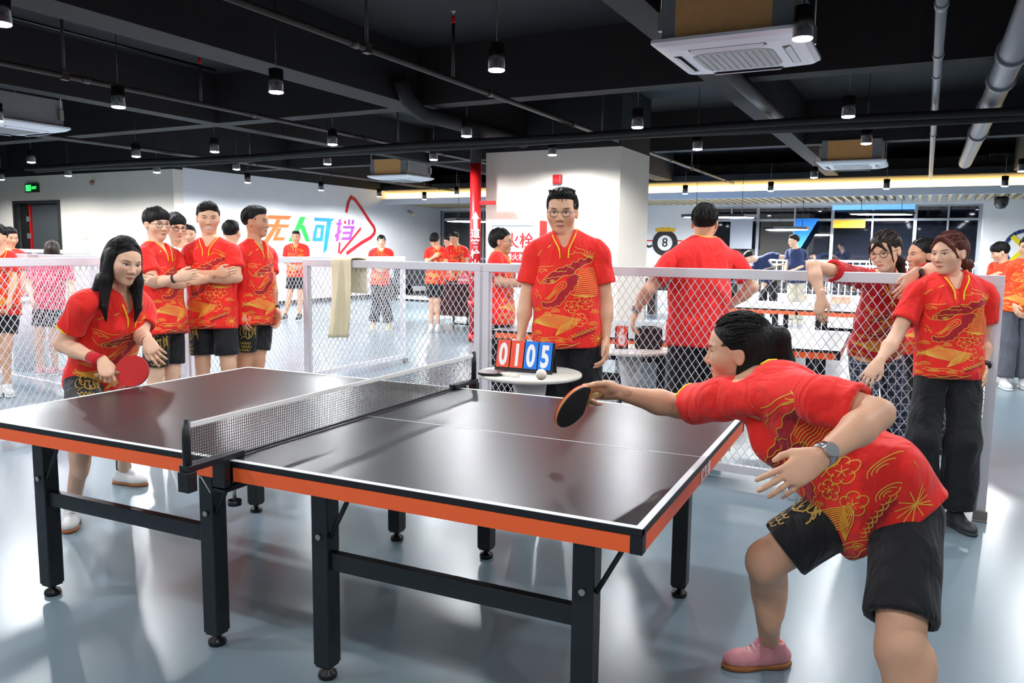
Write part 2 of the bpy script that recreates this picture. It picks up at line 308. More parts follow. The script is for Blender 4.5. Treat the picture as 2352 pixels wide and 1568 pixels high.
for i, (x, y) in enumerate(LAMPS):
    if lp is None: lp = lamp_proto(); o = lp
    else: o = copy_tree(lp)
    o.location = rm(x, y, 2.72)
    ld = bpy.data.lights.new('lamp_light', 'SPOT'); ld.energy = (300 if (x, y) == (-3.0, -2.0) else 100 if y < 0 else 110 if y < 1 and x > -2 else 150 if y < 4 and x > -6 else 185 if y < 8.5 and x > -6 else 340) * LW; ld.spot_size = math.radians(172); ld.spot_blend = 0.35; ld.shadow_soft_size = 0.05; ld.color = (0.93, 0.96, 1.0)
    lo = bpy.data.objects.new('lamp_light', ld); COL.objects.link(lo); lo.location = rm(x, y, 2.70)
    o['group'] = 'black pendant can lamps under the ceiling'; o['label'] = LAMP_LABELS.get(i, 'small black pendant can lamp in the farther rows of the dark ceiling')
# ------------------------------------------------------------------ ceiling services
def pipe(name, label, pts, r, m, n=12, couplings=(), cat='pipe'):
    e = thing(name, label, cat)
    rbuild(MB().tube(pts, r, n), 'tube', m, parent=e)
    for c in couplings:
        # c = fraction along the first-to-last line
        a, b = Vector(pts[0]), Vector(pts[-1]); q = a.lerp(b, c); d = (b - a).normalized()
        rbuild(MB().cyl(q - d * 0.05, q + d * 0.05, r * 1.22, n=n), 'coupling', m, parent=e)
    return e
grey_pipe = mat('grey_painted_pipe', (56, 55, 56), 0.45); light_pipe = mat('light_grey_pipe', (126, 130, 138), 0.4); brown_pipe = mat('brownish_pipe', (60, 53, 50), 0.45)
def sprinkler_pipe(label, x, z, y0, y1, risers, hangers):
    e = thing('sprinkler_pipe', label, 'pipe')
    rbuild(MB().tube([(x, y0, z), (x, y1, z)], 0.026, 12), 'tube', brown_pipe, parent=e)
    for y in np.arange(y0 + 1.2, y1, 2.1): rbuild(MB().cyl((x, y - 0.04, z), (x, y + 0.04, z), 0.033, n=12), 'coupling', brown_pipe, parent=e)
    for y, h in risers:
        r_ = rbuild(MB().cyl((x, y, z), (x, y, z + h), 0.016, n=8), 'riser', brown_pipe, parent=e)
        rbuild(MB().lathe([(0.012, h - 0.0), (0.02, h + 0.01), (0.02, h + 0.06), (0.008, h + 0.075)], (x, y, z), 10), 'red_cap', red, parent=r_)
        rbuild(MB().lathe([(0.006, h + 0.07), (0.006, h + 0.10), (0.022, h + 0.102), (0.022, h + 0.106)], (x, y, z), 10), 'deflector', MATS['brushed_steel'], parent=r_)
    for y in hangers:
        rbuild(MB().cyl((x, y, z), (x, y, ZC), 0.014, n=6).box((x, y, z), (0.05, 0.07, 0.075)), 'hanger', brown_pipe, parent=e)
    return e
sprinkler_pipe('long brownish sprinkler pipe crossing above the net toward the column', -1.97, 2.97, -3.0, 15.8, [(3.83, 0.50), (9.6, 0.4)], [2.56, 7.6, 12.2])
sprinkler_pipe('brownish sprinkler pipe over the left spectators', -5.15, 2.97, -3.0, 15.8, [(3.75, 0.42)], [2.2, 7.4, 11.6])
sprinkler_pipe('far left sprinkler pipe high over the cream wall', -9.3, 2.97, -3.0, 15.8, [(4.6, 0.4)], [2.6, 8.5])
pipe('straight_pipe', 'slim pale grey pipe with couplings running away at the right of the ceiling', [(1.96, -4, 2.97), (1.96, 15.9, 2.97)], 0.034, light_pipe, couplings=(0.31, 0.36, 0.43, 0.47, 0.56, 0.66))
pipe('drain_pipe', 'thick grey drain pipe at the far right of the ceiling', [(2.47, -2, 3.0), (2.47, 13.2, 3.0)], 0.10, light_pipe, 16, couplings=(0.45, 0.52, 0.62, 0.75))
pipe('drain_pipe', 'thick dark drain pipe with an elbow beside the left concrete beam', [(-3.33, 4.9, 3.30), (-3.33, 5.05, 3.1), (-3.33, 5.35, 2.99), (-3.33, 8.0, 2.99)], 0.085, dark_metal, 14)
pipe('drain_pipe', 'grey drain pipe hugging the beam behind the large air conditioner', [(0.36, 4.2, 2.99), (0.36, 7.9, 2.99)], 0.07, grey_pipe, 14)
for dy, dz, r, nm in ((0, 0, 0.055, 'lowest'), (0.16, 0.05, 0.045, 'middle'), (-0.15, 0.04, 0.04, 'nearest')):
    pts = [(-13 + i * 0.8, 6.75 + dy + 0.30 * math.sin(i * 0.35 + dy * 3) * 0.3, 2.81 + dz * 0.3 + 0.012 * math.sin(i * 0.9 + dy * 9)) for i in range(26)]
    pipe('insulated_pipe', '%s of three black insulated pipes crossing the ceiling before the column' % nm, pts, r, dark_metal, 10)
pipe('conduit', 'thin black conduit across the ceiling slab above the net', [(-2.4, 0.6, 3.735), (-2.4, 3.55, 3.735), (-2.32, 3.63, 3.735), (-0.1, 3.63, 3.735)], 0.012, can_m, 6)
pipe('conduit', 'thin black conduit across the ceiling slab at left', [(-6.5, 0.6, 3.735), (-6.5, 5.2, 3.735)], 0.012, can_m, 6)
# ------------------------------------------------------------------ ceiling cassette air conditioners
ac_white = mat('ac_white_plastic', (232, 234, 240), 0.35); ac_tin = mat('galvanised_sheet', (140, 146, 150), 0.45, 0.3, noise=0.06); ac_tan = mat('tan_sheet_panel', (226, 172, 108), 0.55, noise=0.05)
ac_grille = mat('ac_grille_grey', (176, 178, 178), 0.5); ac_slot = mat('ac_dark_slot', (24, 24, 26), 0.5)
def ac_unit(x, y, label):
    e = thing('air_conditioner', label, 'air conditioner', rm(x, y, 2.765), -PHI, 'ceiling cassette air conditioners'); h = 0.485
    def ring(r, z, cr): 
        pts = []
        for cx, cy, a0 in ((r - cr, r - cr, 0), (-r + cr, r - cr, 90), (-r + cr, -r + cr, 180), (r - cr, -r + cr, 270)):
            for k in range(5):
                a = math.radians(a0 + 22.5 * k); pts.append((cx + cr * math.cos(a), cy + cr * math.sin(a), z))
        return pts
    b = MB(); rings = [ring(h, 0.065, 0.04), ring(h, 0.045, 0.04), ring(h - 0.03, 0.02, 0.06), ring(h - 0.10, 0.0, 0.12), ring(0.27, -0.004, 0.1)]
    for k in range(len(rings) - 1):
        n = len(rings[k]); b.add(rings[k] + rings[k + 1], [(i, n + i, n + (i + 1) % n, (i + 1) % n) for i in range(n)], True)
    b.add(rings[0], [tuple(range(20))])
    b.build('panel', ac_white, e)
    g = MB(); n = 20; r0, r1 = ring(0.27, -0.003, 0.1), ring(0.26, -0.010, 0.1); g.add(r0 + r1, [(i, n + i, n + (i + 1) % n, (i + 1) % n) for i in range(n)] + [tuple(reversed(range(n, 2 * n)))]); gr = g.build('grille', ac_grille, e)
    for k in range(11): MB().box((-0.23 + k * 0.046, 0, -0.012), (0.006, 0.46, 0.006)).build('grille_slat', ac_grille, gr)
    for k in range(4):
        a = k * PI / 2; R_ = Matrix.Rotation(a, 3, 'Z')
        MB().box(R_ @ Vector((0, 0.355, 0.006)), (0.50, 0.055, 0.016), R_).build('outlet', ac_slot, e)
        MB().box(R_ @ Vector((0, 0.362, -0.008)), (0.47, 0.04, 0.006), R_ @ Matrix.Rotation(0.5, 3, 'X')).build('louvre', ac_white, e)
    MB().box((0, 0, 0.22), (0.84, 0.84, 0.31)).build('casing', ac_tin, e)
    MB().box((-0.02, -0.422, 0.22), (0.62, 0.006, 0.29)).build('front_sheet', ac_tan, e)
    for sx, sy in ((-1, -1), (1, -1), (1, 1), (-1, 1)):
        MB().cyl((sx * 0.44, sy * 0.38, 0.2), (sx * 0.44, sy * 0.38, ZC - 2.80), 0.006, n=6).box((sx * 0.43, sy * 0.38, 0.2), (0.05, 0.05, 0.12)).build('hanger_rod', MATS['brushed_steel'], e)
    return e
ac_unit(0.734, 3.20, 'large white cassette air conditioner with a tan side sheet over the right player')
ac_unit(-7.77, 3.2, 'white cassette air conditioner cut off by the left picture edge')
ac_unit(-7.33, 10.54, 'white cassette air conditioner left of the red fire pipe')
ac_unit(0.88, 10.99, 'white cassette air conditioner before the yellow cove on the right')

# ------------------------------------------------------------------ fire pipe, hydrant cabinet and alarms at the column
fp = thing('fire_pipe', 'red vertical fire hydrant pipe with white lettering beside the white column', 'pipe')
PX, PY = -4.16, 8.02
rbuild(MB().cyl((PX, PY, 0), (PX, PY, 2.72), 0.085, n=20), 'red_pipe', red, parent=fp)
rbuild(MB().cyl((PX, PY, 2.72), (PX, PY, ZC), 0.085, n=20), 'black_top', black_paint, parent=fp)
for z in (0.03, 0.55, 1.02): rbuild(MB().cyl((PX, PY, z), (PX, PY, z + 0.09), 0.112, n=20), 'coupling', red, parent=fp)
rbuild(MB().box((PX + 0.16, PY, 2.13), (0.36, 0.05, 0.06)), 'bracket', red, parent=fp)
cdv = (rm(1.9, -2.6) - rm(PX, PY)).normalized(); cdx = EZ.cross(cdv).normalized() 
wht = mat('white_vinyl', (240, 240, 240), 0.5)
pc = rm(PX, PY) + cdv * 0.088
ar = MB(); ar.prism([(-0.03, 0), (0.03, 0), (0.03, 0.16), (0.06, 0.16), (0, 0.27), (-0.06, 0.16), (-0.03, 0.16)], pc - cdx * 0.0 + EZ * 1.73, cdx, EZ, 0.002); ar.build('arrow_mark', wht, fp)
for i, ch in enumerate('道管栓火消'): text_mesh('pipe_character', ch, 0.15, wht, fp, pc + EZ * (1.66 - i * 0.155), cdx, EZ, 0.002, 0.003)
hc = thing('hydrant_cabinet', 'white fire hydrant cabinet with red sides standing against the white column', 'cabinet')
cab_w = mat('cabinet_pale_metal', (222, 224, 226), 0.3, 0.2)
CX0, CX1, CYF = -3.93, -3.06, 7.98
rbuild(MB().b2((CX0, CYF + 0.02, 0.02), (CX1, 8.25, 1.86)), 'red_body', red, parent=hc)
fr = MB()
for lo, hi in (((CX0, CYF - 0.02, 0.02), (CX0 + 0.09, CYF + 0.02, 1.88)), ((CX1 - 0.09, CYF - 0.02, 0.02), (CX1, CYF + 0.02, 1.88)), ((CX0 + 0.09, CYF - 0.02, 1.79), (CX1 - 0.09, CYF + 0.02, 1.88)), ((CX0 + 0.09, CYF - 0.02, 0.02), (CX1 - 0.09, CYF + 0.02, 0.11))): fr.b2(lo, hi)
rbuild(fr, 'door_frame', cab_w, parent=hc)
dp = rbuild(MB().b2((CX0 + 0.09, CYF - 0.005, 0.11), (CX1 - 0.09, CYF + 0.015, 1.79)), 'door_panel', mat('cabinet_white_glass', (236, 240, 238), 0.15), parent=hc)
text_mesh('door_lettering', '消火栓', 0.24, mat('red_lettering', (214, 40, 48), 0.5), dp, rm(-3.50, CYF - 0.008, 1.55), EX, EZ, 0.002, 0.003)
nt_ = rbuild(MB().b2((-3.66, CYF - 0.010, 0.78), (-3.22, CYF - 0.006, 1.40)), 'notice', mat('notice_paper', (242, 238, 236), 0.6), parent=dp)
rbuild(MB().b2((-3.66, CYF - 0.013, 1.24), (-3.22, CYF - 0.011, 1.40)), 'notice_banner', MATS['red_lettering'], parent=dp)
text_mesh('notice_text', '消火栓', 0.11, wht, dp, rm(-3.44, CYF - 0.015, 1.32), EX, EZ, 0.002, 0.002)
for i, (x, z) in enumerate(((-3.56, 1.10), (-3.34, 1.10), (-3.56, 0.93), (-3.34, 0.93))):
    rbuild(MB().b2((x - 0.05, CYF - 0.014, z - 0.05), (x, CYF - 0.011, z + 0.04)), 'notice_picture', mat('notice_blue', (60, 70, 200), 0.6), parent=dp)
    rbuild(MB().b2((x, CYF - 0.014, z - 0.05), (x + 0.06, CYF - 0.011, z + 0.05)), 'notice_picture', MATS['red_lettering'], parent=dp)
rbuild(MB().b2((CX0 + 0.03, CYF - 0.03, 1.05), (CX0 + 0.06, CYF - 0.02, 1.19)), 'lock', mat('lock_dark', (60, 60, 62), 0.4, 0.5), parent=hc)
a_ = thing('fire_alarm', 'red square alarm sounder high on the white column', 'alarm')
rbuild(MB().b2((-2.95, 8.17, 2.40), (-2.82, 8.25, 2.53)), 'case', red, parent=a_, bevel=0.012); rbuild(MB().b2((-2.92, 8.155, 2.43), (-2.85, 8.17, 2.47)), 'beacon', mat('red_lens', (230, 60, 60), 0.2), parent=a_)
a_ = thing('call_point', 'small red manual call point on the column with a hanging black cable', 'alarm')
rbuild(MB().b2((-2.90, 8.20, 1.38), (-2.78, 8.25, 1.50)), 'case', red, parent=a_, bevel=0.006); rbuild(MB().b2((-2.87, 8.192, 1.42), (-2.81, 8.20, 1.46)), 'press_plate', wht, parent=a_)
rbuild(MB().tube([(-2.90, 8.22, 1.46), (-2.98, 8.21, 1.40), (-3.04, 8.2, 1.41), (-3.055, 8.2, 1.45)], 0.008, 6), 'cable', can_m, parent=a_)

# ------------------------------------------------------------------ fences of white tube and diamond mesh
fence_m = mat('white_powder_coat', (226, 224, 228), 0.4); galv = mat('dull_bracket', (150, 146, 140), 0.5, 0.6)
def fence(label, p0, p1, posts, h=1.335, a=0.052, bh=0.076, z0=0.05, feet=True):
    p0, p1 = Vector((*p0, 0)), Vector((*p1, 0)); Lg = (p1 - p0).length; ang = math.atan2(p1.y - p0.y, p1.x - p0.x)
    e = thing('mesh_fence', label, 'fence', p0, ang, 'white diamond mesh fence panels')
    MB().b2((0, -0.025, h - 0.06), (Lg, 0.025, h)).build('top_rail', fence_m, e, bevel=0.004)
    MB().b2((0.05, -0.02, z0), (Lg - 0.05, 0.02, z0 + 0.05)).build('bottom_rail', fence_m, e)
    for t in posts:
        x = t * Lg; x = min(max(x, 0.025), Lg - 0.025)
        MB().b2((x - 0.025, -0.0255, 0.012), (x + 0.025, 0.0255, h - 0.06)).build('post', fence_m, e)
        if feet:
            b = MB().b2((x - 0.035, -0.05, 0.0), (x + 0.035, -0.026, 0.055)).b2((x - 0.035, -0.075, 0.0), (x + 0.035, -0.03, 0.008)); b.cyl((x - 0.015, -0.052, 0.035), (x - 0.015, -0.048, 0.035), 0.007, n=8); b.build('bracket', galv, e)
    xa, xb, za, zb = 0.03, Lg - 0.03, z0 + 0.04, h - 0.05; sl = bh / a; b = MB(); w = 0.0019; t = 0.0014
    for sgn in (1, -1):
        n0 = int((xa * sl + zb) / bh) + int(Lg / a) + 30
        for k in range(-n0, n0):
            # line z = sgn*sl*x + c
            c = k * bh
            pts = []
            xs = sorted([(za - c) / (sgn * sl), (zb - c) / (sgn * sl)]); x0, x1 = max(xs[0], xa), min(xs[1], xb)
            if x1 - x0 < 0.004: continue
            q0, q1 = Vector((x0, 0, sgn * sl * x0 + c)), Vector((x1, 0, sgn * sl * x1 + c)); d = (q1 - q0).normalized(); nx = Vector((-d.z, 0, d.x)) * w; ny = Vector((0, t, 0)); off = Vector((0, 0.0008 * sgn, 0))
            vs = [q + off + i * nx + j * ny for q in (q0, q1) for i, j in ((-1, -1), (1, -1), (1, 1), (-1, 1))]
            b.add(vs, [(0, 1, 5, 4), (1, 2, 6, 5), (2, 3, 7, 6), (3, 0, 4, 7)])
    o = b.build('diamond_mesh', fence_m, e); o['kind'] = 'stuff'
    return e
FA, FM, FB = (-2.62, 2.75), (-0.81, 2.593), (2.44, 2.31)
fence('white mesh fence panel with a cream towel over it behind the table', FA, (-0.835, 2.595), (0, 1))
fence('long white mesh fence panel behind the umpire and the right player', FM, FB, (0.0, 1))
fence('white mesh fence panel behind the left player', (-3.76, -1.9), (-3.682, 2.42), (0, 1))
fence('white mesh fence panel running away behind the left spectators toward the lettering wall', (-3.68, 2.45), (-3.60, 5.78), (0, 1))
fence('white mesh fence panel of the next court at far left', (-9.6, 2.95), (-4.55, 2.22), (0, 1))
fence('farthest white mesh fence panel below the dark door', (-15.5, 7.1), (-9.5, 5.9), (0, 0.33, 0.66, 1), feet=False)
# towel over the top rail
def towel():
    n, mm = 15, 34; vs = []
    for j in range(mm):
        s = j / (mm - 1) * 1.05      # arc length: back 0.3, over, front 0.68
        for i in range(n):
            u = i / (n - 1)
            wv = 0.020 * math.sin(u * 12.0 + 0.6) + 0.010 * math.sin(u * 23 + s * 2)
            if s < 0.28: y = 0.045; z = 1.345 - (0.28 - s); xx = 0.20 + u * 0.20
            elif s < 0.40:
                a = (s - 0.28) / 0.12 * PI; y = 0.045 * math.cos(a); z = 1.345 + 0.012 * math.sin(a); xx = 0.20 + u * 0.20 - (s - 0.28) / 0.12 * 0.10
            else:
                q = s - 0.40; y = -0.045 - 0.012 * min(1, q * 4) + wv * min(1, q * 3); z = 1.345 - q; xx = 0.10 + u * (0.205 + 0.06 * q) - 0.07 * q * (q > 0.2) * (q - 0.2) * 3; z += 0.03 * (u - 0.5) * q
            vs.append((xx, y, z))
    fs = [(j * n + i, j * n + i + 1, (j + 1) * n + i + 1, (j + 1) * n + i) for j in range(mm - 1) for i in range(n - 1)]
    b = MB(); b.add(vs, fs, True); return b
tw = towel().build('towel', mat('cream_terry', (236, 226, 190), 0.9, bump=0.5, bscale=260)); so = tw.modifiers.new('thick', 'SOLIDIFY'); so.thickness = 0.008; so.offset = 0
tw.location = (-2.62 + 0.25, 2.75 - 0.022, 0); tw.rotation_euler = (0, 0, math.atan2(FM[1] - FA[1], FM[0] - FA[0])); tag(tw, 'cream towel hung over the top rail of the white fence', 'towel')

# ------------------------------------------------------------------ table tennis tables
top_m = mat('charcoal_table_top', (36, 38, 41), 0.32, noise=0.05, nscale=6, spec=0.45); line_m = mat('white_line_paint', (240, 244, 244), 0.4); orange_m = mat('orange_apron', (255, 104, 48), 0.38); edge_m = mat('black_edge_trim', (20, 22, 28), 0.4); leg_m = mat('black_leg_steel', (30, 34, 38), 0.38); steel = MATS['brushed_steel']; foot_m = mat('black_rubber', (16, 16, 17), 0.3)
grey_top = mat('grey_reflective_top', (150, 154, 158), 0.3)
def tt_table(label, x, y, rz=0.0, m=None, detail=True):
    e = thing('table_tennis_table', label, 'table', (x, y, 0), rz, 'table tennis tables'); hl, hw, zt = 1.37, 0.7625, 0.76; m = m or top_m
    for s in (-1, 1):
        x0, x1 = (0.0015, hl) if s > 0 else (-hl, -0.0015)
        t = MB().b2((x0, -hw, zt - 0.02), (x1, hw, zt)).build('table_top', m, e)
        b = MB(); ti = zt + 0.0008
        xo = hl * s; xi = (hl - 0.02) * s
        b.b2((min(x0, x1), -hw, zt), (max(x0, x1), -hw + 0.02, ti)); b.b2((min(x0, x1), hw - 0.02, zt), (max(x0, x1), hw, ti)); b.b2((min(xo, xi), -hw + 0.02, zt), (max(xo, xi), hw - 0.02, ti)); b.b2((min(x0, xi), -0.0016, zt), (max(x0, xi), 0.0016, ti))
        b.build('boundary_line', line_m, t)
        a = MB()
        for yy in (-hw - 0.002, hw - 0.010): a.b2((min(x0, x1), yy, zt - 0.018), (max(x0, x1), yy + 0.012, zt - 0.0008))
        a.b2((xo - (0.010 if s > 0 else 0.002), -hw + 0.012, zt - 0.018), (xo + (0.002 if s > 0 else 0.010), hw - 0.012, zt - 0.0008)); a.build('edge_trim', edge_m, e)
        a = MB()
        for yy in (-hw, hw - 0.012): a.b2((min(x0, x1 - s * 0.03), yy, zt - 0.066), (max(x0, x1 - s * 0.03), yy + 0.012, zt - 0.0185))
        a.b2((min(xo, xo - s * 0.012), -hw + 0.03, zt - 0.066), (max(xo, xo - s * 0.012), hw - 0.03, zt - 0.0185)); a.build('apron', orange_m, e)
        for yy in (-1, 1): MB().b2((min(xo, xo - s * 0.031), yy * hw - (0.031 if yy > 0 else 0.001), zt - 0.067), (max(xo + s * 0.001, xo - s * 0.031), yy * hw + (0.001 if yy > 0 else 0.031), zt - 0.018)).build('corner_cap', edge_m, e)
        MB().b2((min(s * 0.2, s * 1.2), -0.6, zt - 0.055), (max(s * 0.2, s * 1.2), -0.57, zt - 0.021)).b2((min(s * 0.2, s * 1.2), 0.57, zt - 0.055), (max(s * 0.2, s * 1.2), 0.6, zt - 0.021)).build('under_frame', leg_m, e)
        for yy in (-0.585, 0.585):
            for xx in (0.25, 1.165):
                lx = s * xx; lg = MB().b2((lx - 0.0325, yy - 0.0325, 0.05), (lx + 0.0325, yy + 0.0325, zt - 0.02)).build('leg', leg_m, e, bevel=0.004)
                MB().b2((lx - 0.027, yy - 0.027, 0.042), (lx + 0.027, yy + 0.027, 0.05)).build('leg_plug', foot_m, lg)
                MB().lathe([(0.03, 0.0), (0.033, 0.008), (0.03, 0.02), (0.014, 0.028), (0.014, 0.042)], (lx, yy, 0), 18).build('levelling_foot', foot_m, lg)
                if detail:
                    sg = 1 if xx > 1 or s < 0 else 1
                    MB().tube([(lx + 0.036, yy - 0.02, 0.50), (lx + 0.10, yy - 0.02, 0.62), (lx + 0.118, yy - 0.02, 0.655), (lx + 0.118, yy - 0.02, zt - 0.03)], 0.008, 6).build('folding_brace', leg_m, e)
                    MB().cyl((lx + 0.0, yy - 0.0325, 0.50), (lx + 0.0, yy - 0.040, 0.50), 0.010, n=10).build('bolt', steel, lg)
            MB().b2((min(s * 0.2825, s * 1.1325), yy - 0.016, 0.385), (max(s * 0.2825, s * 1.1325), yy + 0.016, 0.445)).build('stretcher', leg_m, e, bevel=0.003)
    return e
match_table = tt_table('charcoal table tennis table with orange apron in the foreground', 0, 0)
side_table_ = tt_table('grey table tennis table with orange apron behind the fence', 0.24, 4.11, m=grey_top, detail=False)
far_table = tt_table('far table tennis table behind the scoring tables', 0.9, 8.2, m=grey_top, detail=False)
text_mesh('apron_lettering', '红双喜', 0.05, wht, match_table, (1.3722, -0.02, 0.715), (0, 1, 0), EZ, 0.001, 0.001)
# net set on the match table
ns = thing('net_set', 'black table tennis net with white tape clamped across the charcoal table', 'net', (0, 0, 0.76))
net_black = mat('black_net_cord', (34, 36, 38), 0.6)
YN = 0.915
for s in (-1, 1):
    MB().tube([(0, s * YN, -0.045), (0, s * (YN + 0.002), 0.10), (0, s * YN, 0.163)], [0.014, 0.013, 0.011], 10).build('net_post', edge_m, ns)
    cl = MB().b2((-0.02, s * 0.70, 0.002), (0.02, s * 0.93, 0.022)).b2((-0.022, s * 0.90, -0.06), (0.022, s * 0.935, 0.002)).build('clamp_arm', edge_m, ns, bevel=0.002)
    MB().b2((-0.02, s * 0.775, -0.085), (0.03, s * 0.80, 0.002)).b2((-0.02, s * 0.70, -0.095), (0.03, s * 0.80, -0.08)).build('clamp_bracket', edge_m, ns)
    MB().cyl((0.005, s * 0.735, -0.14), (0.005, s * 0.735, -0.066), 0.006, n=8).build('clamp_screw', steel, cl)
    MB().cyl((0.005, s * 0.735, -0.155), (0.005, s * 0.735, -0.138), 0.022, n=10).build('clamp_knob', edge_m, cl)
MB().tube([(-0.012, -YN - 0.0, 0.15), (-0.014, -YN + 0.01, 0.06), (-0.016, -YN + 0.016, -0.01), (-0.018, -YN + 0.02, -0.03)], 0.0016, 5).tube([(-0.016, -YN + 0.016, -0.01), (0.0, -YN + 0.05, -0.03), (0.01, -YN + 0.075, -0.085)], 0.0016, 5).tube([(-0.018, -YN + 0.016, -0.02), (-0.024, -YN + 0.012, -0.06)], 0.0016, 5).build('tension_cord', mat('white_cord', (236, 230, 228), 0.7), ns)
MB().b2((-0.0035, -YN + 0.012, 0.133), (0.0035, YN - 0.012, 0.150)).build('net_tape', mat('white_net_tape', (232, 230, 226), 0.7), ns, bevel=0.002)
b = MB()
for k in range(15): z = 0.004 + k * 0.0093; b.b2((-0.0006, -YN + 0.02, z - 0.0007), (0.0006, YN - 0.02, z + 0.0007))
for k in range(190): y = -YN + 0.02 + k * (2 * YN - 0.04) / 189; b.b2((-0.0006, y - 0.0006, 0.002), (0.0006, y + 0.0006, 0.134))
o = b.build('net_mesh', net_black, ns); o['kind'] = 'stuff'
MB().b2((-0.002, -0.70, 0.002), (0.002, 0.70, 0.010)).build('net_hem', net_black, ns)
# ------------------------------------------------------------------ round tables, scoreboard, bats, ball
table_white = mat('cream_laminate', (232, 230, 218), 0.35)
def round_table(label, x, y, r=0.31, z=0.72):
    e = thing('round_table', label, 'table', (x, y, 0), 0, 'small white round tables')
    MB().lathe([(0.001, z - 0.022), (r - 0.012, z - 0.022), (r, z - 0.016), (r, z - 0.004), (r - 0.004, z), (0.001, z)], n=56).build('table_top', table_white, e)
    MB().lathe([(0.10, z - 0.022), (0.06, 0.45), (0.05, 0.25), (0.07, 0.06)], n=24).build('pedestal', mat('white_pedestal', (214, 216, 216), 0.4), e)
    MB().lathe([(0.001, 0), (0.21, 0), (0.21, 0.01), (0.07, 0.06), (0.001, 0.07)], n=32).build('base', MATS['white_pedestal'], e)
    return e
round_table('small cream round table holding the flip scoreboard before the umpire', 0.134, 1.32, 0.285, 0.77)
round_table('small white round table behind the fence with papers and a black bag', 0.19, 3.02, 0.30)
card_red = mat('score_card_red', (240, 78, 48), 0.5); card_blue = mat('score_card_blue', (10, 120, 224), 0.5); blk = mat('black_board', (24, 24, 28), 0.5)
def scoreboard(label, loc, rz, digits, cols):
    e = thing('flip_scoreboard', label, 'scoreboard', loc, rz); n = len(digits); w = 0.083; tw_ = n * w; tilt = 0.22
    fx, fz = Vector((1, 0, 0)), Vector((0, math.sin(tilt), math.cos(tilt))); nrm = fx.cross(fz)
    MB().prism([(-tw_ / 2 - 0.006, 0), (tw_ / 2 + 0.006, 0), (tw_ / 2 + 0.006, 0.172), (-tw_ / 2 - 0.006, 0.172)], (0, -0.045, 0), fx, fz, -0.006).build('front_board', blk, e)
    MB().prism([(-tw_ / 2 - 0.006, 0), (tw_ / 2 + 0.006, 0), (tw_ / 2 + 0.006, 0.172), (-tw_ / 2 - 0.006, 0.172)], (0, 0.031, 0), fx, Vector((0, -math.sin(tilt), math.cos(tilt))), 0.006).build('back_board', blk, e)
    for i, (d, c) in enumerate(zip(digits, cols)):
        x = -tw_ / 2 + w * (i + 0.5); o = Vector((0, -0.045, 0)) + nrm * 0.004
        cd_ = MB().prism([(x - w / 2 + 0.003, 0.022), (x + w / 2 - 0.003, 0.022), (x + w / 2 - 0.003, 0.174), (x - w / 2 + 0.003, 0.174)], o, fx, fz, 0.003).build('score_card', c, e, bevel=0.001)
        text_mesh('digit', d, 0.165, wht, cd_, o + nrm * 0.0035 + fx * x + fz * 0.088, fx, fz, 0.001, 0.006, sx=0.62)
        for q in (-0.02, 0.02):
            rg = MB(); rg.tube([(x + q + 0.002 * math.cos(t), -0.045 + 0.172 * math.sin(tilt) + 0.009 * math.cos(t), 0.17 + 0.010 * math.sin(t)) for t in np.linspace(0, 2 * PI, 12)], 0.0009, 5, False); rg.build('wire_ring', steel, e)
    return e
scoreboard('flip scoreboard showing 01 on red and 05 on blue cards', (0.10, 1.34, 0.77), 0.02, '0105', [card_red, card_red, card_blue, card_blue])
scoreboard('second flip scoreboard behind the fence showing a red 6 card', (0.13, 2.98, 0.72), 0.35, '6', [card_red])
rub_red = mat('red_bat_rubber', (205, 22, 24), 0.6, bump=0.1, bscale=900); rub_blk = mat('black_bat_rubber', (18, 18, 20), 0.55); ply = mat('bat_plywood_edge', (226, 150, 80), 0.5); handle_m = mat('bat_wood_handle', (150, 118, 72), 0.5, noise=0.15, nscale=40)
def bat(label, M, front, back, edge, hm, group='table tennis bats'):
    # blade in local XY plane, handle toward -Y, +Z is the front rubber
    e = thing('table_tennis_bat', label, 'bat', group=group); e.matrix_world = M
    out = []
    for k in range(40):
        a = 2 * PI * k / 40; x, y = 0.076 * math.cos(a), 0.080 * math.sin(a) + 0.078
        out.append((x, y))
    MB().prism(out, (0, 0, -0.0035), (1, 0, 0), (0, 1, 0), 0.007).build('blade', edge, e)
    trim = [(x * 0.99, max(y, 0.018)) for x, y in out]
    MB().prism(trim, (0, 0, 0.0036), (1, 0, 0), (0, 1, 0), 0.0035).build('front_rubber', front, e)
    MB().prism(trim, (0, 0, -0.0071), (1, 0, 0), (0, 1, 0), 0.0035).build('back_rubber', back, e)
    MB().tube([(0, 0.022, 0), (0, 0.0, 0), (0, -0.05, 0), (0, -0.095, 0), (0, -0.1, 0)], [0.008, 0.0135, 0.0125, 0.016, 0.012], 10).build('handle', hm, e)
    return e
bat('dark bat with a white handle lying on the scoring table', Matrix.Translation((0.06, 1.14, 0.778)) @ Matrix.Rotation(1.35, 4, 'Z') @ Matrix.Diagonal((1, 1, 1, 1)), mat('dark_brown_rubber', (52, 30, 30), 0.35), rub_blk, edge_m, mat('white_handle', (230, 226, 214), 0.5))
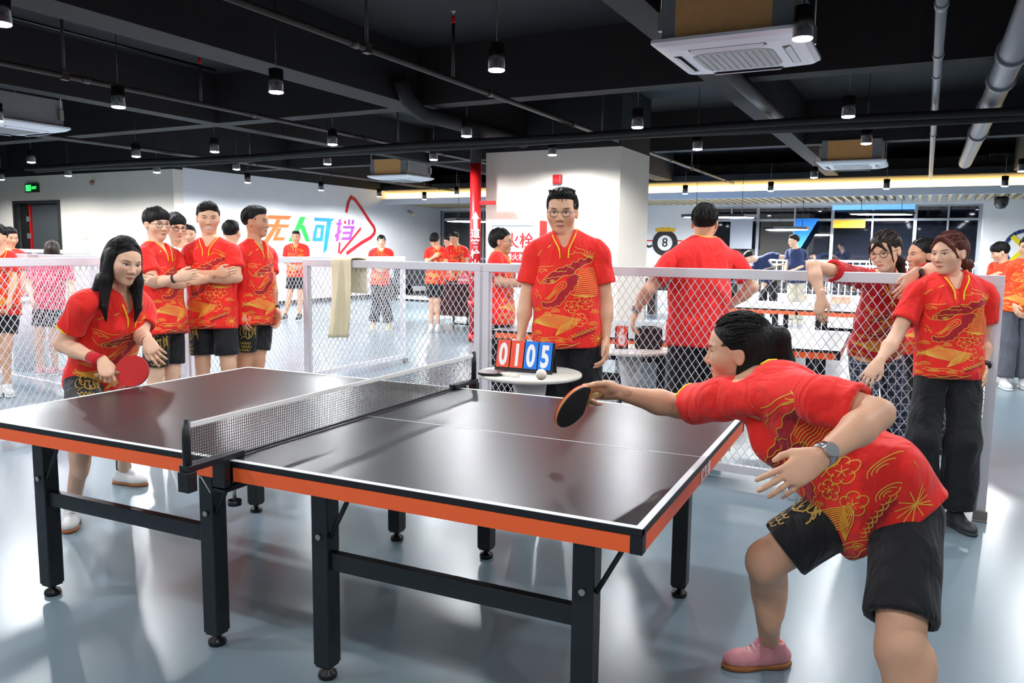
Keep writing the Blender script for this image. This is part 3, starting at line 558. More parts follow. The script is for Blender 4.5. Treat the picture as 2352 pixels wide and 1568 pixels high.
# ------------------------------------------------------------------ implicit-surface modelling (figures, hair, clothes)
F32 = np.float32
def V3(*a): return np.array(a[0] if len(a) == 1 else a, dtype=np.float64)
def nrm(v): v = V3(v); return v / (np.linalg.norm(v) + 1e-12)
class Field:
    def __init__(s): s.ops = []
    def cone(s, a, b, ra, rb=None, k=0.02, flat=None, sub=False):
        a, b = V3(a), V3(b); rb = ra if rb is None else rb; r = max(ra, rb)
        ab = b - a; L2 = max(ab @ ab, 1e-9)
        def fn(X, Y, Z):
            px, py, pz = X - F32(a[0]), Y - F32(a[1]), Z - F32(a[2])
            t = np.clip((px * F32(ab[0]) + py * F32(ab[1]) + pz * F32(ab[2])) / F32(L2), 0, 1)
            qx, qy, qz = px - t * F32(ab[0]), py - t * F32(ab[1]), pz - t * F32(ab[2])
            d2 = qx * qx + qy * qy + qz * qz
            if flat is not None:
                w, f = flat; w = nrm(w); c = qx * F32(w[0]) + qy * F32(w[1]) + qz * F32(w[2]); d2 = d2 + c * c * F32(f * f - 1)
                ln = np.sqrt(d2); return (ln - (F32(ra) + t * F32(rb - ra))) / F32(1 + 0.35 * (f - 1))
            return np.sqrt(d2) - (F32(ra) + t * F32(rb - ra))
        s.ops.append((fn, np.minimum(a, b) - r, np.maximum(a, b) + r, k, 'sub' if sub else 'add')); return s
    def ell(s, c, r, R=None, k=0.02, sub=False):
        c = V3(c); r = V3(r); R = np.eye(3) if R is None else np.array(R)   # columns are the axes
        def fn(X, Y, Z):
            px, py, pz = X - F32(c[0]), Y - F32(c[1]), Z - F32(c[2]); k0 = 0; k1 = 0
            for i in range(3):
                q = (px * F32(R[0, i]) + py * F32(R[1, i]) + pz * F32(R[2, i])) / F32(r[i]); k0 = k0 + q * q; k1 = k1 + (q / F32(r[i])) ** 2
            k0 = np.sqrt(k0); k1 = np.sqrt(k1) + F32(1e-6); return k0 * (k0 - 1) / k1
        e = np.sqrt(((R * r) ** 2).sum(1)); s.ops.append((fn, c - e, c + e, k, 'sub' if sub else 'add')); return s
    def cut(s, p, n, k=0.004):
        p = V3(p); n = nrm(n)
        def fn(X, Y, Z): return (X - F32(p[0])) * F32(n[0]) + (Y - F32(p[1])) * F32(n[1]) + (Z - F32(p[2])) * F32(n[2])
        s.ops.append((fn, None, None, k, 'cut')); return s
    def fnsub(s, fn, lo, hi, k=0.01): s.ops.append((fn, V3(lo), V3(hi), k, 'sub')); return s
    def wob(s, amp, sc, seed=0):
        rs = np.random.RandomState(seed); ph = rs.rand(6, 4) * 6.28; w = rs.randn(6, 3)
        def fn(X, Y, Z):
            o = 0
            for i in range(6): o = o + np.sin((X * F32(w[i, 0]) + Y * F32(w[i, 1]) + Z * F32(w[i, 2])) * F32(sc) + F32(ph[i, 0]))
            return o * F32(amp / 3)
        s.ops.append((fn, None, None, 0, 'wob')); return s
    def bounds(s):
        A = [o for o in s.ops if o[4] == 'add']; return np.min([o[1] for o in A], 0), np.max([o[2] for o in A], 0)
    def mesh(s, h, lo=None, hi=None):
        l0, h0 = s.bounds(); lo = l0 - 2.5 * h - 0.012 if lo is None else V3(lo); hi = h0 + 2.5 * h + 0.012 if hi is None else V3(hi)
        n = np.maximum(((hi - lo) / h).astype(int) + 2, 4); ax = [(lo[i] + h * np.arange(n[i])).astype(F32) for i in range(3)]
        D = np.full(n, F32(0.5), F32)
        for fn, a, b, k, op in s.ops:
            if a is None: sl = (slice(None),) * 3
            else:
                m = k + 3 * h + 0.01
                i0 = np.clip(np.floor((a - m - lo) / h).astype(int), 0, n - 1); i1 = np.clip(np.ceil((b + m - lo) / h).astype(int) + 1, 1, n)
                if np.any(i1 <= i0): continue
                sl = tuple(slice(i0[i], i1[i]) for i in range(3))
            X = ax[0][sl[0]][:, None, None]; Y = ax[1][sl[1]][None, :, None]; Z = ax[2][sl[2]][None, None, :]
            d = np.broadcast_to(fn(X, Y, Z), D[sl].shape); A = D[sl]
            if op == 'wob': D[sl] = A + d; continue
            if op == 'add':
                hh = np.clip(0.5 + 0.5 * (d - A) / F32(max(k, 1e-5)), 0, 1); D[sl] = d + (A - d) * hh - F32(k) * hh * (1 - hh)
            else:
                d = -d if op == 'sub' else d
                hh = np.clip(0.5 - 0.5 * (d - A) / F32(max(k, 1e-5)), 0, 1); D[sl] = d + (A - d) * hh + F32(k) * hh * (1 - hh)
        D[0] = D[-1] = 1; D[:, 0] = D[:, -1] = 1; D[:, :, 0] = D[:, :, -1] = 1
        return surface_nets(D, lo, h)
def surface_nets(D, lo, h):
    S_ = D < 0; n = np.array(D.shape) - 1
    c = np.zeros(n, np.int8)
    corners = [(i, j, k) for i in (0, 1) for j in (0, 1) for k in (0, 1)]
    for i, j, k in corners: c += S_[i:i + n[0], j:j + n[1], k:k + n[2]]
    act = np.argwhere((c > 0) & (c < 8))
    if len(act) == 0: return np.zeros((0, 3)), np.zeros((0, 4), int)
    idx = np.full(n, -1, np.int32); idx[tuple(act.T)] = np.arange(len(act))
    v = np.stack([D[act[:, 0] + i, act[:, 1] + j, act[:, 2] + k] for i, j, k in corners], 1)
    acc = np.zeros((len(act), 3)); cnt = np.zeros(len(act))
    for a in range(8):
        for b in range(a + 1, 8):
            ca, cb = np.array(corners[a]), np.array(corners[b])
            if np.abs(ca - cb).sum() != 1: continue
            m = (v[:, a] < 0) != (v[:, b] < 0); t = v[:, a] / (v[:, a] - v[:, b] + 1e-12)
            acc += np.where(m[:, None], ca + (cb - ca) * t[:, None], 0); cnt += m
    P = lo + h * (act + acc / cnt[:, None])
    faces = []
    for ax in range(3):
        o = np.eye(3, dtype=int)[ax]; u, w = [(1, 2), (2, 0), (0, 1)][ax]
        A = S_[:n[0] + 1 - o[0], :n[1] + 1 - o[1], :n[2] + 1 - o[2]]; B = S_[o[0]:, o[1]:, o[2]:]
        e = np.argwhere(A != B); e = e[(e[:, u] > 0) & (e[:, w] > 0) & (e[:, u] < n[u]) & (e[:, w] < n[w]) & (e[:, ax] < n[ax])]
        du = np.zeros(3, int); du[u] = 1; dw = np.zeros(3, int); dw[w] = 1
        q = np.stack([idx[tuple((e - du - dw).T)], idx[tuple((e - dw).T)], idx[tuple(e.T)], idx[tuple((e - du).T)]], 1)
        fl = ~S_[tuple(e.T)]; q[fl] = q[fl][:, ::-1]; faces.append(q)
    Fc = np.concatenate(faces); Fc = Fc[(Fc >= 0).all(1)]
    # one light Laplacian pass keeps the surface even
    for _ in range(2):
        s = np.zeros_like(P); k = np.zeros(len(P)); cen = P[Fc].mean(1)
        for i in range(4): np.add.at(s, Fc[:, i], cen); np.add.at(k, Fc[:, i], 1)
        P = 0.45 * P + 0.55 * s / np.maximum(k, 1)[:, None]
    return P, Fc
def np_mesh(name, parts, m, parent=None, attrs=None, smooth=True):
    off = 0; VV = []; FF = []
    for P, Fc in parts: VV.append(P); FF.append(Fc + off); off += len(P)
    P = np.concatenate(VV); Fc = np.concatenate(FF)
    me = bpy.data.meshes.new(name); me.vertices.add(len(P)); me.vertices.foreach_set('co', P.astype(F32).ravel())
    me.loops.add(Fc.size); me.loops.foreach_set('vertex_index', Fc.astype(np.int32).ravel())
    me.polygons.add(len(Fc)); me.polygons.foreach_set('loop_start', np.arange(0, Fc.size, 4, dtype=np.int32))
    me.polygons.foreach_set('use_smooth', np.full(len(Fc), smooth)); me.update(calc_edges=True); me.validate()
    for mm in (m if isinstance(m, (list, tuple)) else [m]): me.materials.append(mm)
    for k, a in (attrs or {}).items():
        if a.ndim == 2: at = me.attributes.new(k, 'FLOAT_VECTOR', 'POINT'); at.data.foreach_set('vector', a.astype(F32).ravel())
        else: at = me.attributes.new(k, 'FLOAT', 'POINT'); at.data.foreach_set('value', a.astype(F32).ravel())
    o = bpy.data.objects.new(name, me); COL.objects.link(o)
    if parent is not None: o.parent = parent
    return o

# ------------------------------------------------------------------ figure materials
def skin_mat(name, col, lip=(178, 96, 88), eye=0.8, brow=1.0, smile=0.0):
    if name in MATS: return MATS[name]
    m = bpy.data.materials.new(name); m.use_nodes = True; MATS[name] = m; nt = m.node_tree; B = nt.nodes['Principled BSDF']; L = nt.links.new
    B.inputs['Roughness'].default_value = 0.48; B.inputs['Specular IOR Level'].default_value = 0.35
    at = nt.nodes.new('ShaderNodeAttribute'); at.attribute_name = 'hco'; sp = nt.nodes.new('ShaderNodeSeparateXYZ'); L(at.outputs['Vector'], sp.inputs[0])
    def M(op, a, b=None, c=None):
        n = nt.nodes.new('ShaderNodeMath'); n.operation = op
        for i, q in enumerate((a, b, c)):
            if q is None: continue
            if isinstance(q, (int, float)): n.inputs[i].default_value = q
            else: L(q, n.inputs[i])
        return n.outputs[0]
    x, y, z = sp.outputs; ax = M('ABSOLUTE', x); front = M('GREATER_THAN', y, 0.03)
    def el(px, x0, z0, rx, rz, shear=0.0, soft=0.25):
        dx = M('DIVIDE', M('SUBTRACT', px, x0), rx); zz = M('SUBTRACT', z, z0)
        if shear: zz = M('SUBTRACT', zz, M('MULTIPLY', M('SUBTRACT', px, x0), shear))
        d = M('ADD', M('MULTIPLY', dx, dx), M('POWER', M('ABSOLUTE', M('DIVIDE', zz, rz)), 2.0))
        r = nt.nodes.new('ShaderNodeMapRange'); r.inputs[1].default_value = 1 + soft; r.inputs[2].default_value = 1 - soft; L(d, r.inputs[0]); return M('MULTIPLY', r.outputs[0], front)
    n = nt.nodes.new('ShaderNodeTexNoise'); n.inputs['Scale'].default_value = 30; tc = nt.nodes.new('ShaderNodeTexCoord'); L(tc.outputs['Object'], n.inputs[0])
    cur = None
    def mix(fac, c, prev):
        mx = nt.nodes.new('ShaderNodeMix'); mx.data_type = 'RGBA'
        if isinstance(fac, float): mx.inputs[0].default_value = fac
        else: L(fac, mx.inputs[0])
        if isinstance(prev, tuple): mx.inputs[6].default_value = prev
        else: L(prev, mx.inputs[6])
        mx.inputs[7].default_value = rgb(*c); return mx.outputs[2]
    nf = M('MULTIPLY', M('SUBTRACT', n.outputs[0], 0.4), 0.35)
    cur = mix(nf, (min(255, col[0] + 8), int(col[1] * 0.88), int(col[2] * 0.86)), rgb(*col))
    cur = mix(M('MULTIPLY', el(ax, 0.045, -0.028, 0.026, 0.02, soft=0.9), 0.22), (int(col[0] * 0.98), int(col[1] * 0.78), int(col[2] * 0.76)), cur)   # cheeks
    dk = tuple(int(q * 0.55) for q in col)
    cur = mix(M('MULTIPLY', el(ax, 0.034, 0.027, 0.0185, 0.0042 * brow, 0.12, 0.6), 0.85), (38, 28, 26), cur)
    cur = mix(M('MULTIPLY', el(ax, 0.0325, 0.0075, 0.0175, 0.0078 * eye, 0.12, 0.5), 0.55), dk, cur)
    cur = mix(M('MULTIPLY', el(ax, 0.0325, 0.0068, 0.0160, 0.0058 * eye, 0.12, 0.15), 0.95), (26, 18, 18), cur)
    cur = mix(el(ax, 0.0325, 0.0046, 0.0142, 0.0046 * eye, 0.10, 0.2), (222, 212, 208), cur)
    cur = mix(M('MULTIPLY', el(ax, 0.0325, 0.0050, 0.0058, 0.0052 * eye, 0.0, 0.2), 1.0), (24, 16, 15), cur)
    cur = mix(M('MULTIPLY', el(ax, 0.0075, -0.0405, 0.0042, 0.0024, 0, 0.5), 0.8), (70, 36, 32), cur)
    cur = mix(M('MULTIPLY', el(x, 0.0, -0.0665, 0.0225 + 0.006 * smile, 0.0088, 0, 0.35), 0.75), lip, cur)
    cur = mix(M('MULTIPLY', el(x, 0.0, -0.0662, 0.0225 + 0.008 * smile, 0.0013 + 0.0035 * smile, 0, 0.4), 0.9), (235, 228, 222) if smile > 0.3 else (92, 40, 38), cur)
    L(cur, B.inputs['Base Color'])
    bp = nt.nodes.new('ShaderNodeBump'); bp.inputs['Strength'].default_value = 0.06; n2 = nt.nodes.new('ShaderNodeTexNoise'); n2.inputs['Scale'].default_value = 250; L(tc.outputs['Object'], n2.inputs[0]); L(n2.outputs[0], bp.inputs['Height']); bp.inputs['Distance'].default_value = 0.002; L(bp.outputs[0], B.inputs['Normal'])
    return m
def hair_mat(name, col, rough=0.5):
    if name in MATS: return MATS[name]
    m = mat(name, col, rough, noise=0.35, nscale=60, bump=0.9, bscale=90, stretch=(1, 1, 0.18), spec=0.2); return m
def cloth_mat(name, col, rough=0.75, dark=None, lines=None, bump=0.35):
    # knitted sports cloth; 'zone' marks the printed dark-red areas of the design
    if name in MATS: return MATS[name]
    m = mat(name, col, rough, noise=0.05, nscale=9, bump=bump, bscale=26, spec=0.25); nt = m.node_tree; L = nt.links.new; B = nt.nodes['Principled BSDF']
    B.inputs['Sheen Weight'].default_value = 0.15
    if bump > 0:   # long soft folds under the fine knit
        b1 = B.inputs['Normal'].links[0].from_node; tc = nt.nodes.new('ShaderNodeTexCoord'); mp = nt.nodes.new('ShaderNodeMapping'); mp.inputs['Scale'].default_value = (1.0, 1.0, 0.45); mp.inputs['Rotation'].default_value = (0.3, 0.5, 0.2); L(tc.outputs['Object'], mp.inputs[0])
        nz = nt.nodes.new('ShaderNodeTexNoise'); nz.inputs['Scale'].default_value = 8.0; nz.inputs['Detail'].default_value = 2.5; nz.inputs['Distortion'].default_value = 1.4; L(mp.outputs[0], nz.inputs[0])
        b2 = nt.nodes.new('ShaderNodeBump'); b2.inputs['Strength'].default_value = 0.55; b2.inputs['Distance'].default_value = 0.055; L(nz.outputs[0], b2.inputs['Height']); L(b1.outputs[0], b2.inputs['Normal']); L(b2.outputs[0], B.inputs['Normal'])
    if dark:
        at = nt.nodes.new('ShaderNodeAttribute'); at.attribute_name = 'zone'; src = B.inputs['Base Color'].links[0].from_socket
        mx = nt.nodes.new('ShaderNodeMix'); mx.data_type = 'RGBA'; L(at.outputs['Fac'], mx.inputs[0]); L(src, mx.inputs[6]); mx.inputs[7].default_value = rgb(*dark); L(mx.outputs[2], B.inputs['Base Color'])
    return m

# ------------------------------------------------------------------ head (local: x right, y forward, z up)
def head_field(neck_end, fem=0.0, fat=0.0):
    f = Field(); w = 1 - 0.04 * fem + 0.06 * fat
    f.ell((0, -0.012, 0.036), (0.077, 0.098, 0.088), k=0.0)
    f.ell((0, 0.022, 0.008), (0.068 * w, 0.071, 0.092), k=0.03)
    f.ell((0, 0.018, -0.052), ((0.060 - 0.005 * fem + 0.010 * fat), 0.066, 0.058), k=0.035)
    f.ell((0, 0.064, -0.095), (0.024, 0.021, 0.019), k=0.035)
    for sx in (-1, 1):
        f.ell((sx * 0.042 * w, 0.056, -0.020), (0.028 + 0.004 * fat, 0.027, 0.027 + 0.006 * fat), k=0.03)
        f.ell((sx * 0.0325, 0.097, 0.006), (0.019, 0.013, 0.011), k=0.014, sub=True)
    for sx in (-1, 1):
        f.cone((sx * 0.017, 0.085, 0.025), (sx * 0.048, 0.071, 0.027), 0.0075, 0.006, k=0.016)
        f.ell((sx * 0.0325, 0.0735, 0.005), (0.0150, 0.0130, 0.0115), k=0.006)
        f.ell((sx * 0.0135, 0.094, -0.034), (0.0085, 0.010, 0.0078), k=0.008)
        f.ell((sx * 0.081, -0.010, -0.004), (0.008, 0.018, 0.030), R=rot3(0.25 * sx, 'Z') @ rot3(0.12, 'X'), k=0.008)
        f.ell((sx * 0.088, -0.006, -0.002), (0.004, 0.010, 0.018), k=0.004, sub=True)
    f.cone((0, 0.086, 0.010), (0, 0.105, -0.029), 0.0080, 0.0118, k=0.012)
    for sx in (-1, 1):
        f.cone((sx * 0.019, 0.080, -0.0625), (sx * 0.004, 0.0885, -0.0605), 0.0048, 0.0062, k=0.006)
        f.cone((sx * 0.015, 0.080, -0.0715), (0, 0.0865, -0.0728), 0.0052, 0.0065, k=0.006)
    nk = V3(neck_end); r0 = 0.050 - 0.007 * fem + 0.008 * fat
    f.cone((0, -0.022, -0.045), nk * 0.55 + V3(0, -0.022, -0.045) * 0.45, r0, r0, k=0.03); f.cone(nk * 0.55 + V3(0, -0.022, -0.045) * 0.45, nk, r0, r0 * 1.12, k=0.02)
    return f
def rot3(a, ax): return np.array(Matrix.Rotation(a, 3, ax))
def hair_field(style):
    f = Field(); st = style
    if st == 'short':      # neat men's cut, volume on top
        f.ell((0, -0.016, 0.044), (0.083, 0.103, 0.094), k=0); f.ell((0, 0.02, 0.100), (0.062, 0.068, 0.034), k=0.03)
    elif st == 'crew':
        f.ell((0, -0.016, 0.040), (0.081, 0.102, 0.090), k=0); f.ell((0, 0.006, 0.103), (0.072, 0.082, 0.038), k=0.02)
        rs = np.random.RandomState(3)
        for i in range(60):
            a = rs.rand() * 6.28; r = rs.rand() ** 0.5 * 0.066; q = V3(r * math.cos(a), 0.006 + r * 1.1 * math.sin(a), 0.122 - r * 0.25); f.cone(q, q + V3(rs.randn() * 0.008 + 0.1 * q[0], 0.006 + rs.randn() * 0.008, 0.014 + rs.rand() * 0.009), 0.010, 0.003, k=0.008)
    elif st == 'quiff':
        f.ell((0, -0.016, 0.044), (0.084, 0.104, 0.095), k=0); f.ell((0.0, 0.045, 0.100), (0.068, 0.050, 0.036), k=0.025); f.ell((0.03, 0.062, 0.088), (0.04, 0.035, 0.028), k=0.02)
    elif st == 'fringe':   # full fringe over the forehead
        f.ell((0, -0.014, 0.042), (0.089, 0.110, 0.099), k=0); f.ell((0, 0.058, 0.070), (0.068, 0.036, 0.050), k=0.02)
    elif st in ('long', 'pony', 'bun', 'lowpony', 'bob', 'shortf'):
        f.ell((0, -0.016, 0.042), (0.084, 0.104, 0.095), k=0); f.ell((0, -0.05, 0.02), (0.078, 0.075, 0.085), k=0.03)
    # clear the face
    top = {'short': 0.070, 'crew': 0.074, 'quiff': 0.072, 'fringe': 0.042, 'long': 0.078, 'pony': 0.080, 'bun': 0.078, 'lowpony': 0.070, 'bob': 0.055, 'shortf': 0.060}[st]
    f.ell((0, 0.115, top - 0.100), (0.070, 0.098, 0.100), k=0.012, sub=True)
    f.ell((0, 0.07, -0.085), (0.086, 0.085, 0.075), k=0.012, sub=True)
    if st not in ('long', 'bob'):
        for sx in (-1, 1): f.ell((sx * 0.086, 0.004, -0.014), (0.020, 0.026, 0.036), k=0.008, sub=True)
    nz = {'short': -0.045, 'crew': -0.035, 'quiff': -0.045, 'fringe': -0.060, 'long': -0.2, 'pony': -0.075, 'bun': -0.07, 'lowpony': -0.08, 'bob': -0.13, 'shortf': -0.085}[st]
    f.cut((0, -0.09, nz), nrm((0, 0.42, -1)), 0.01)
    return f
def extra_hair(f, style):
    if style == 'long':
        for sx in (-1, 1):
            f.cone((sx * 0.074, 0.0, 0.04), (sx * 0.088, 0.010, -0.10), 0.026, 0.034, k=0.03); f.cone((sx * 0.088, 0.010, -0.10), (sx * 0.098, 0.055, -0.24), 0.036, 0.020, k=0.02); f.cone((sx * 0.098, 0.055, -0.24), (sx * 0.082, 0.070, -0.315), 0.020, 0.005, k=0.01)
            f.cone((sx * 0.09, -0.03, -0.10), (sx * 0.135, -0.01, -0.20), 0.030, 0.012, k=0.02); f.cone((sx * 0.135, -0.01, -0.20), (sx * 0.17, 0.0, -0.235), 0.012, 0.003, k=0.01)
        f.cone((0, -0.08, -0.02), (0, -0.10, -0.20), 0.07, 0.05, k=0.03)
        f.ell((0, -0.01, 0.125), (0.045, 0.06, 0.022), k=0.02)
    if style == 'pony':
        for sx in (-1, 1): f.ell((sx * 0.048, -0.045, -0.055), (0.040, 0.055, 0.065), k=0.02)
        f.cone((0, -0.105, 0.055), (0, -0.135, 0.045), 0.022, 0.034, k=0.01); f.cone((0, -0.135, 0.045), (0, -0.150, -0.04), 0.036, 0.034, k=0.02); f.cone((0, -0.150, -0.04), (0, -0.125, -0.13), 0.032, 0.010, k=0.02); f.cone((0.02, -0.07, -0.02), (0.02, -0.075, -0.115), 0.05, 0.03, k=0.03); f.cone((-0.02, -0.07, -0.02), (-0.02, -0.075, -0.115), 0.05, 0.03, k=0.03)
    if style == 'bun':
        f.ell((-0.035, -0.118, -0.068), (0.034, 0.036, 0.036), k=0.008); f.cone((-0.02, -0.08, -0.05), (-0.035, -0.118, -0.068), 0.02, k=0.02)
        for sx in (-1, 1): f.cone((sx * 0.012, 0.078, 0.098), (sx * 0.058, 0.066, 0.050), 0.014, 0.010, k=0.015); f.cone((sx * 0.058, 0.066, 0.050), (sx * 0.076, 0.03, -0.02), 0.010, 0.007, k=0.012)
    if style == 'lowpony':
        f.cone((0, -0.09, -0.05), (-0.02, -0.11, -0.09), 0.03, 0.034, k=0.02); f.cone((-0.02, -0.11, -0.09), (-0.04, -0.10, -0.20), 0.034, 0.014, k=0.02)
        for sx in (-1, 1): f.cone((sx * 0.064, 0.062, 0.05), (sx * 0.074, 0.062, -0.06), 0.010, 0.004, k=0.01)
        f.cone((0.0, 0.085, 0.075), (0.045, 0.092, 0.030), 0.013, 0.006, k=0.012); f.cone((0.0, 0.085, 0.075), (-0.05, 0.080, 0.020), 0.014, 0.006, k=0.012)
    return f

# ------------------------------------------------------------------ hands
def hand_prims(f, W, d, n, side, sc=1.0, curl=0.35, spread=0.08, thumb=0.3, fingers=None, flatten=1.0):
    """W wrist, d direction to knuckles, n palm normal (the way the palm faces), side +1 right / -1 left"""
    d = nrm(d); n = nrm(n - d * (V3(n) @ d)); s = np.cross(d, n) * side     # s points to the thumb side
    W = V3(W); g = lambda a, b, c: W + (d * a + s * b + n * c) * sc
    f.cone(W - d * 0.03 * sc, W, 0.024 * sc, 0.0245 * sc, k=0.01, flat=(n, 1.3))
    f.cone(g(0.0, 0.0, 0), g(0.040, 0.004, 0.0), 0.026 * sc, 0.034 * sc, k=0.02, flat=(n, 2.0)); f.cone(g(0.045, 0.004, 0), g(0.078, 0.0, 0.0), 0.036 * sc, 0.036 * sc, k=0.02, flat=(n, 2.6))
    f.ell(g(0.03, 0.020, 0.008), V3(0.026, 0.016, 0.014) * sc, R=np.stack([d, s, n], 1), k=0.012)
    base = [(0.086, 0.027), (0.091, 0.009), (0.087, -0.010), (0.078, -0.027)]; Ls = [(0.043, 0.026, 0.021), (0.047, 0.029, 0.022), (0.044, 0.027, 0.021), (0.034, 0.020, 0.019)]; rr = [0.0088, 0.009, 0.0086, 0.0075]
    tips = []
    for i in range(4):
        c = curl if fingers is None else fingers[i]
        c = c if isinstance(c, (tuple, list)) else (c, c * 1.15, c * 0.7)
        p = g(base[i][0], base[i][1], 0.0); a = 0.0; sp = (1.5 - i) * spread; r = rr[i] * sc
        f.cone(g(0.055, base[i][1] * 0.9, 0), p, r * 1.1, r * 1.12, k=0.008)
        for j in range(3):
            a += c[j]; dd = (d * math.cos(a) + n * math.sin(a)); dd = nrm(dd + s * math.tan(sp) * math.cos(a)); q = p + dd * Ls[i][j] * sc
            f.cone(p, q, r * (1.08 - 0.09 * j), r * (1.0 - 0.10 * j), k=0.0035); p = q
        tips.append(p)
    t0 = g(0.022, 0.026, 0.006); td = nrm(d * 0.75 + s * 0.75 * (1 - 0.4 * thumb) + n * 0.55 * thumb); t1 = t0 + td * 0.034 * sc; td2 = nrm(d * 0.9 + s * (0.35 - 0.5 * thumb) + n * 0.55 * thumb); t2 = t1 + td2 * 0.031 * sc; td3 = nrm(d * 0.95 + s * (0.15 - 0.7 * thumb) + n * 0.5 * thumb); t3 = t2 + td3 * 0.024 * sc
    f.cone(t0, t1, 0.0145 * sc, 0.0115 * sc, k=0.014); f.cone(t1, t2, 0.0110 * sc, 0.0102 * sc, k=0.004); f.cone(t2, t3, 0.0100 * sc, 0.0078 * sc, k=0.004)
    return tips

def hair_locks(style, lod, R, H, hs):
    """tapered strands combed over the cap; their loose ends break up the hairline"""
    b = MB(); rs = np.random.RandomState(11 + len(style)); n = {0: 240, 1: 130, 2: 40}[lod]
    c, r = V3(0, -0.016, 0.043), V3(0.086, 0.106, 0.097)
    whorl = {'fringe': V3(0, -0.05, 0.9), 'short': V3(0.02, -0.06, 0.9), 'quiff': V3(0.02, -0.08, 0.9), 'crew': V3(0, -0.03, 1)}.get(style, V3(0, 0.03, 1))
    low = {'short': -0.03, 'crew': -0.02, 'quiff': -0.03, 'fringe': -0.05, 'bob': -0.10, 'shortf': -0.07}.get(style, -0.04); front = {'fringe': 0.052, 'bob': 0.06, 'shortf': 0.070, 'short': 0.078, 'quiff': 0.082, 'crew': 0.082}.get(style, 0.090)
    back = style in ('pony', 'bun', 'lowpony', 'long')
    for _ in range(n):
        v = nrm(rs.randn(3)); v[2] = abs(v[2]) * 1.0 - 0.15 * rs.rand(); v = nrm(v); p = c + v * r; pts = []; L = 0.05 + 0.05 * rs.rand(); up = 0.002 * rs.rand()
        if p[1] > 0.05 and p[2] < front: continue
        for k in range(6):
            if back:
                t = V3(-0.15 * p[0], -1.0, 0.10 - 3.0 * max(0, -p[1])) if style != 'long' else V3(p[0] * 9, -0.5, -0.6)
            else: t = v - nrm(whorl) * 0.98; t = t + (V3(0, 0.5, -0.2) if style in ('fringe', 'quiff') else 0)
            nn = nrm((p - c) / r ** 2); t = t - nn * (t @ nn); t = nrm(t + (0.02 if back else 0.06) * rs.randn(3)); pts.append(p + nn * ((up * 0.3 if back else up) + 0.0005)); p = p + t * L / 5; q = (p - c) / r; p = c + q / np.linalg.norm(q) * r; v = nrm(q)
            if p[2] < low or (p[1] > 0.045 and p[2] < front - 0.012 - 0.012 * rs.rand()) or (abs(p[0]) > 0.07 and p[2] < 0.012 and style not in ('long', 'bob')): break
        if len(pts) < 3: continue
        rad = [max(0.0006, (0.0026 if back else 0.0038) * (1 - (i / (len(pts) - 1)) ** 1.5) * (0.6 + 0.6 * rs.rand())) for i in range(len(pts))]
        b.tube([Vector(tuple(R @ q * hs + H)) for q in pts], rad, 5)
    return b
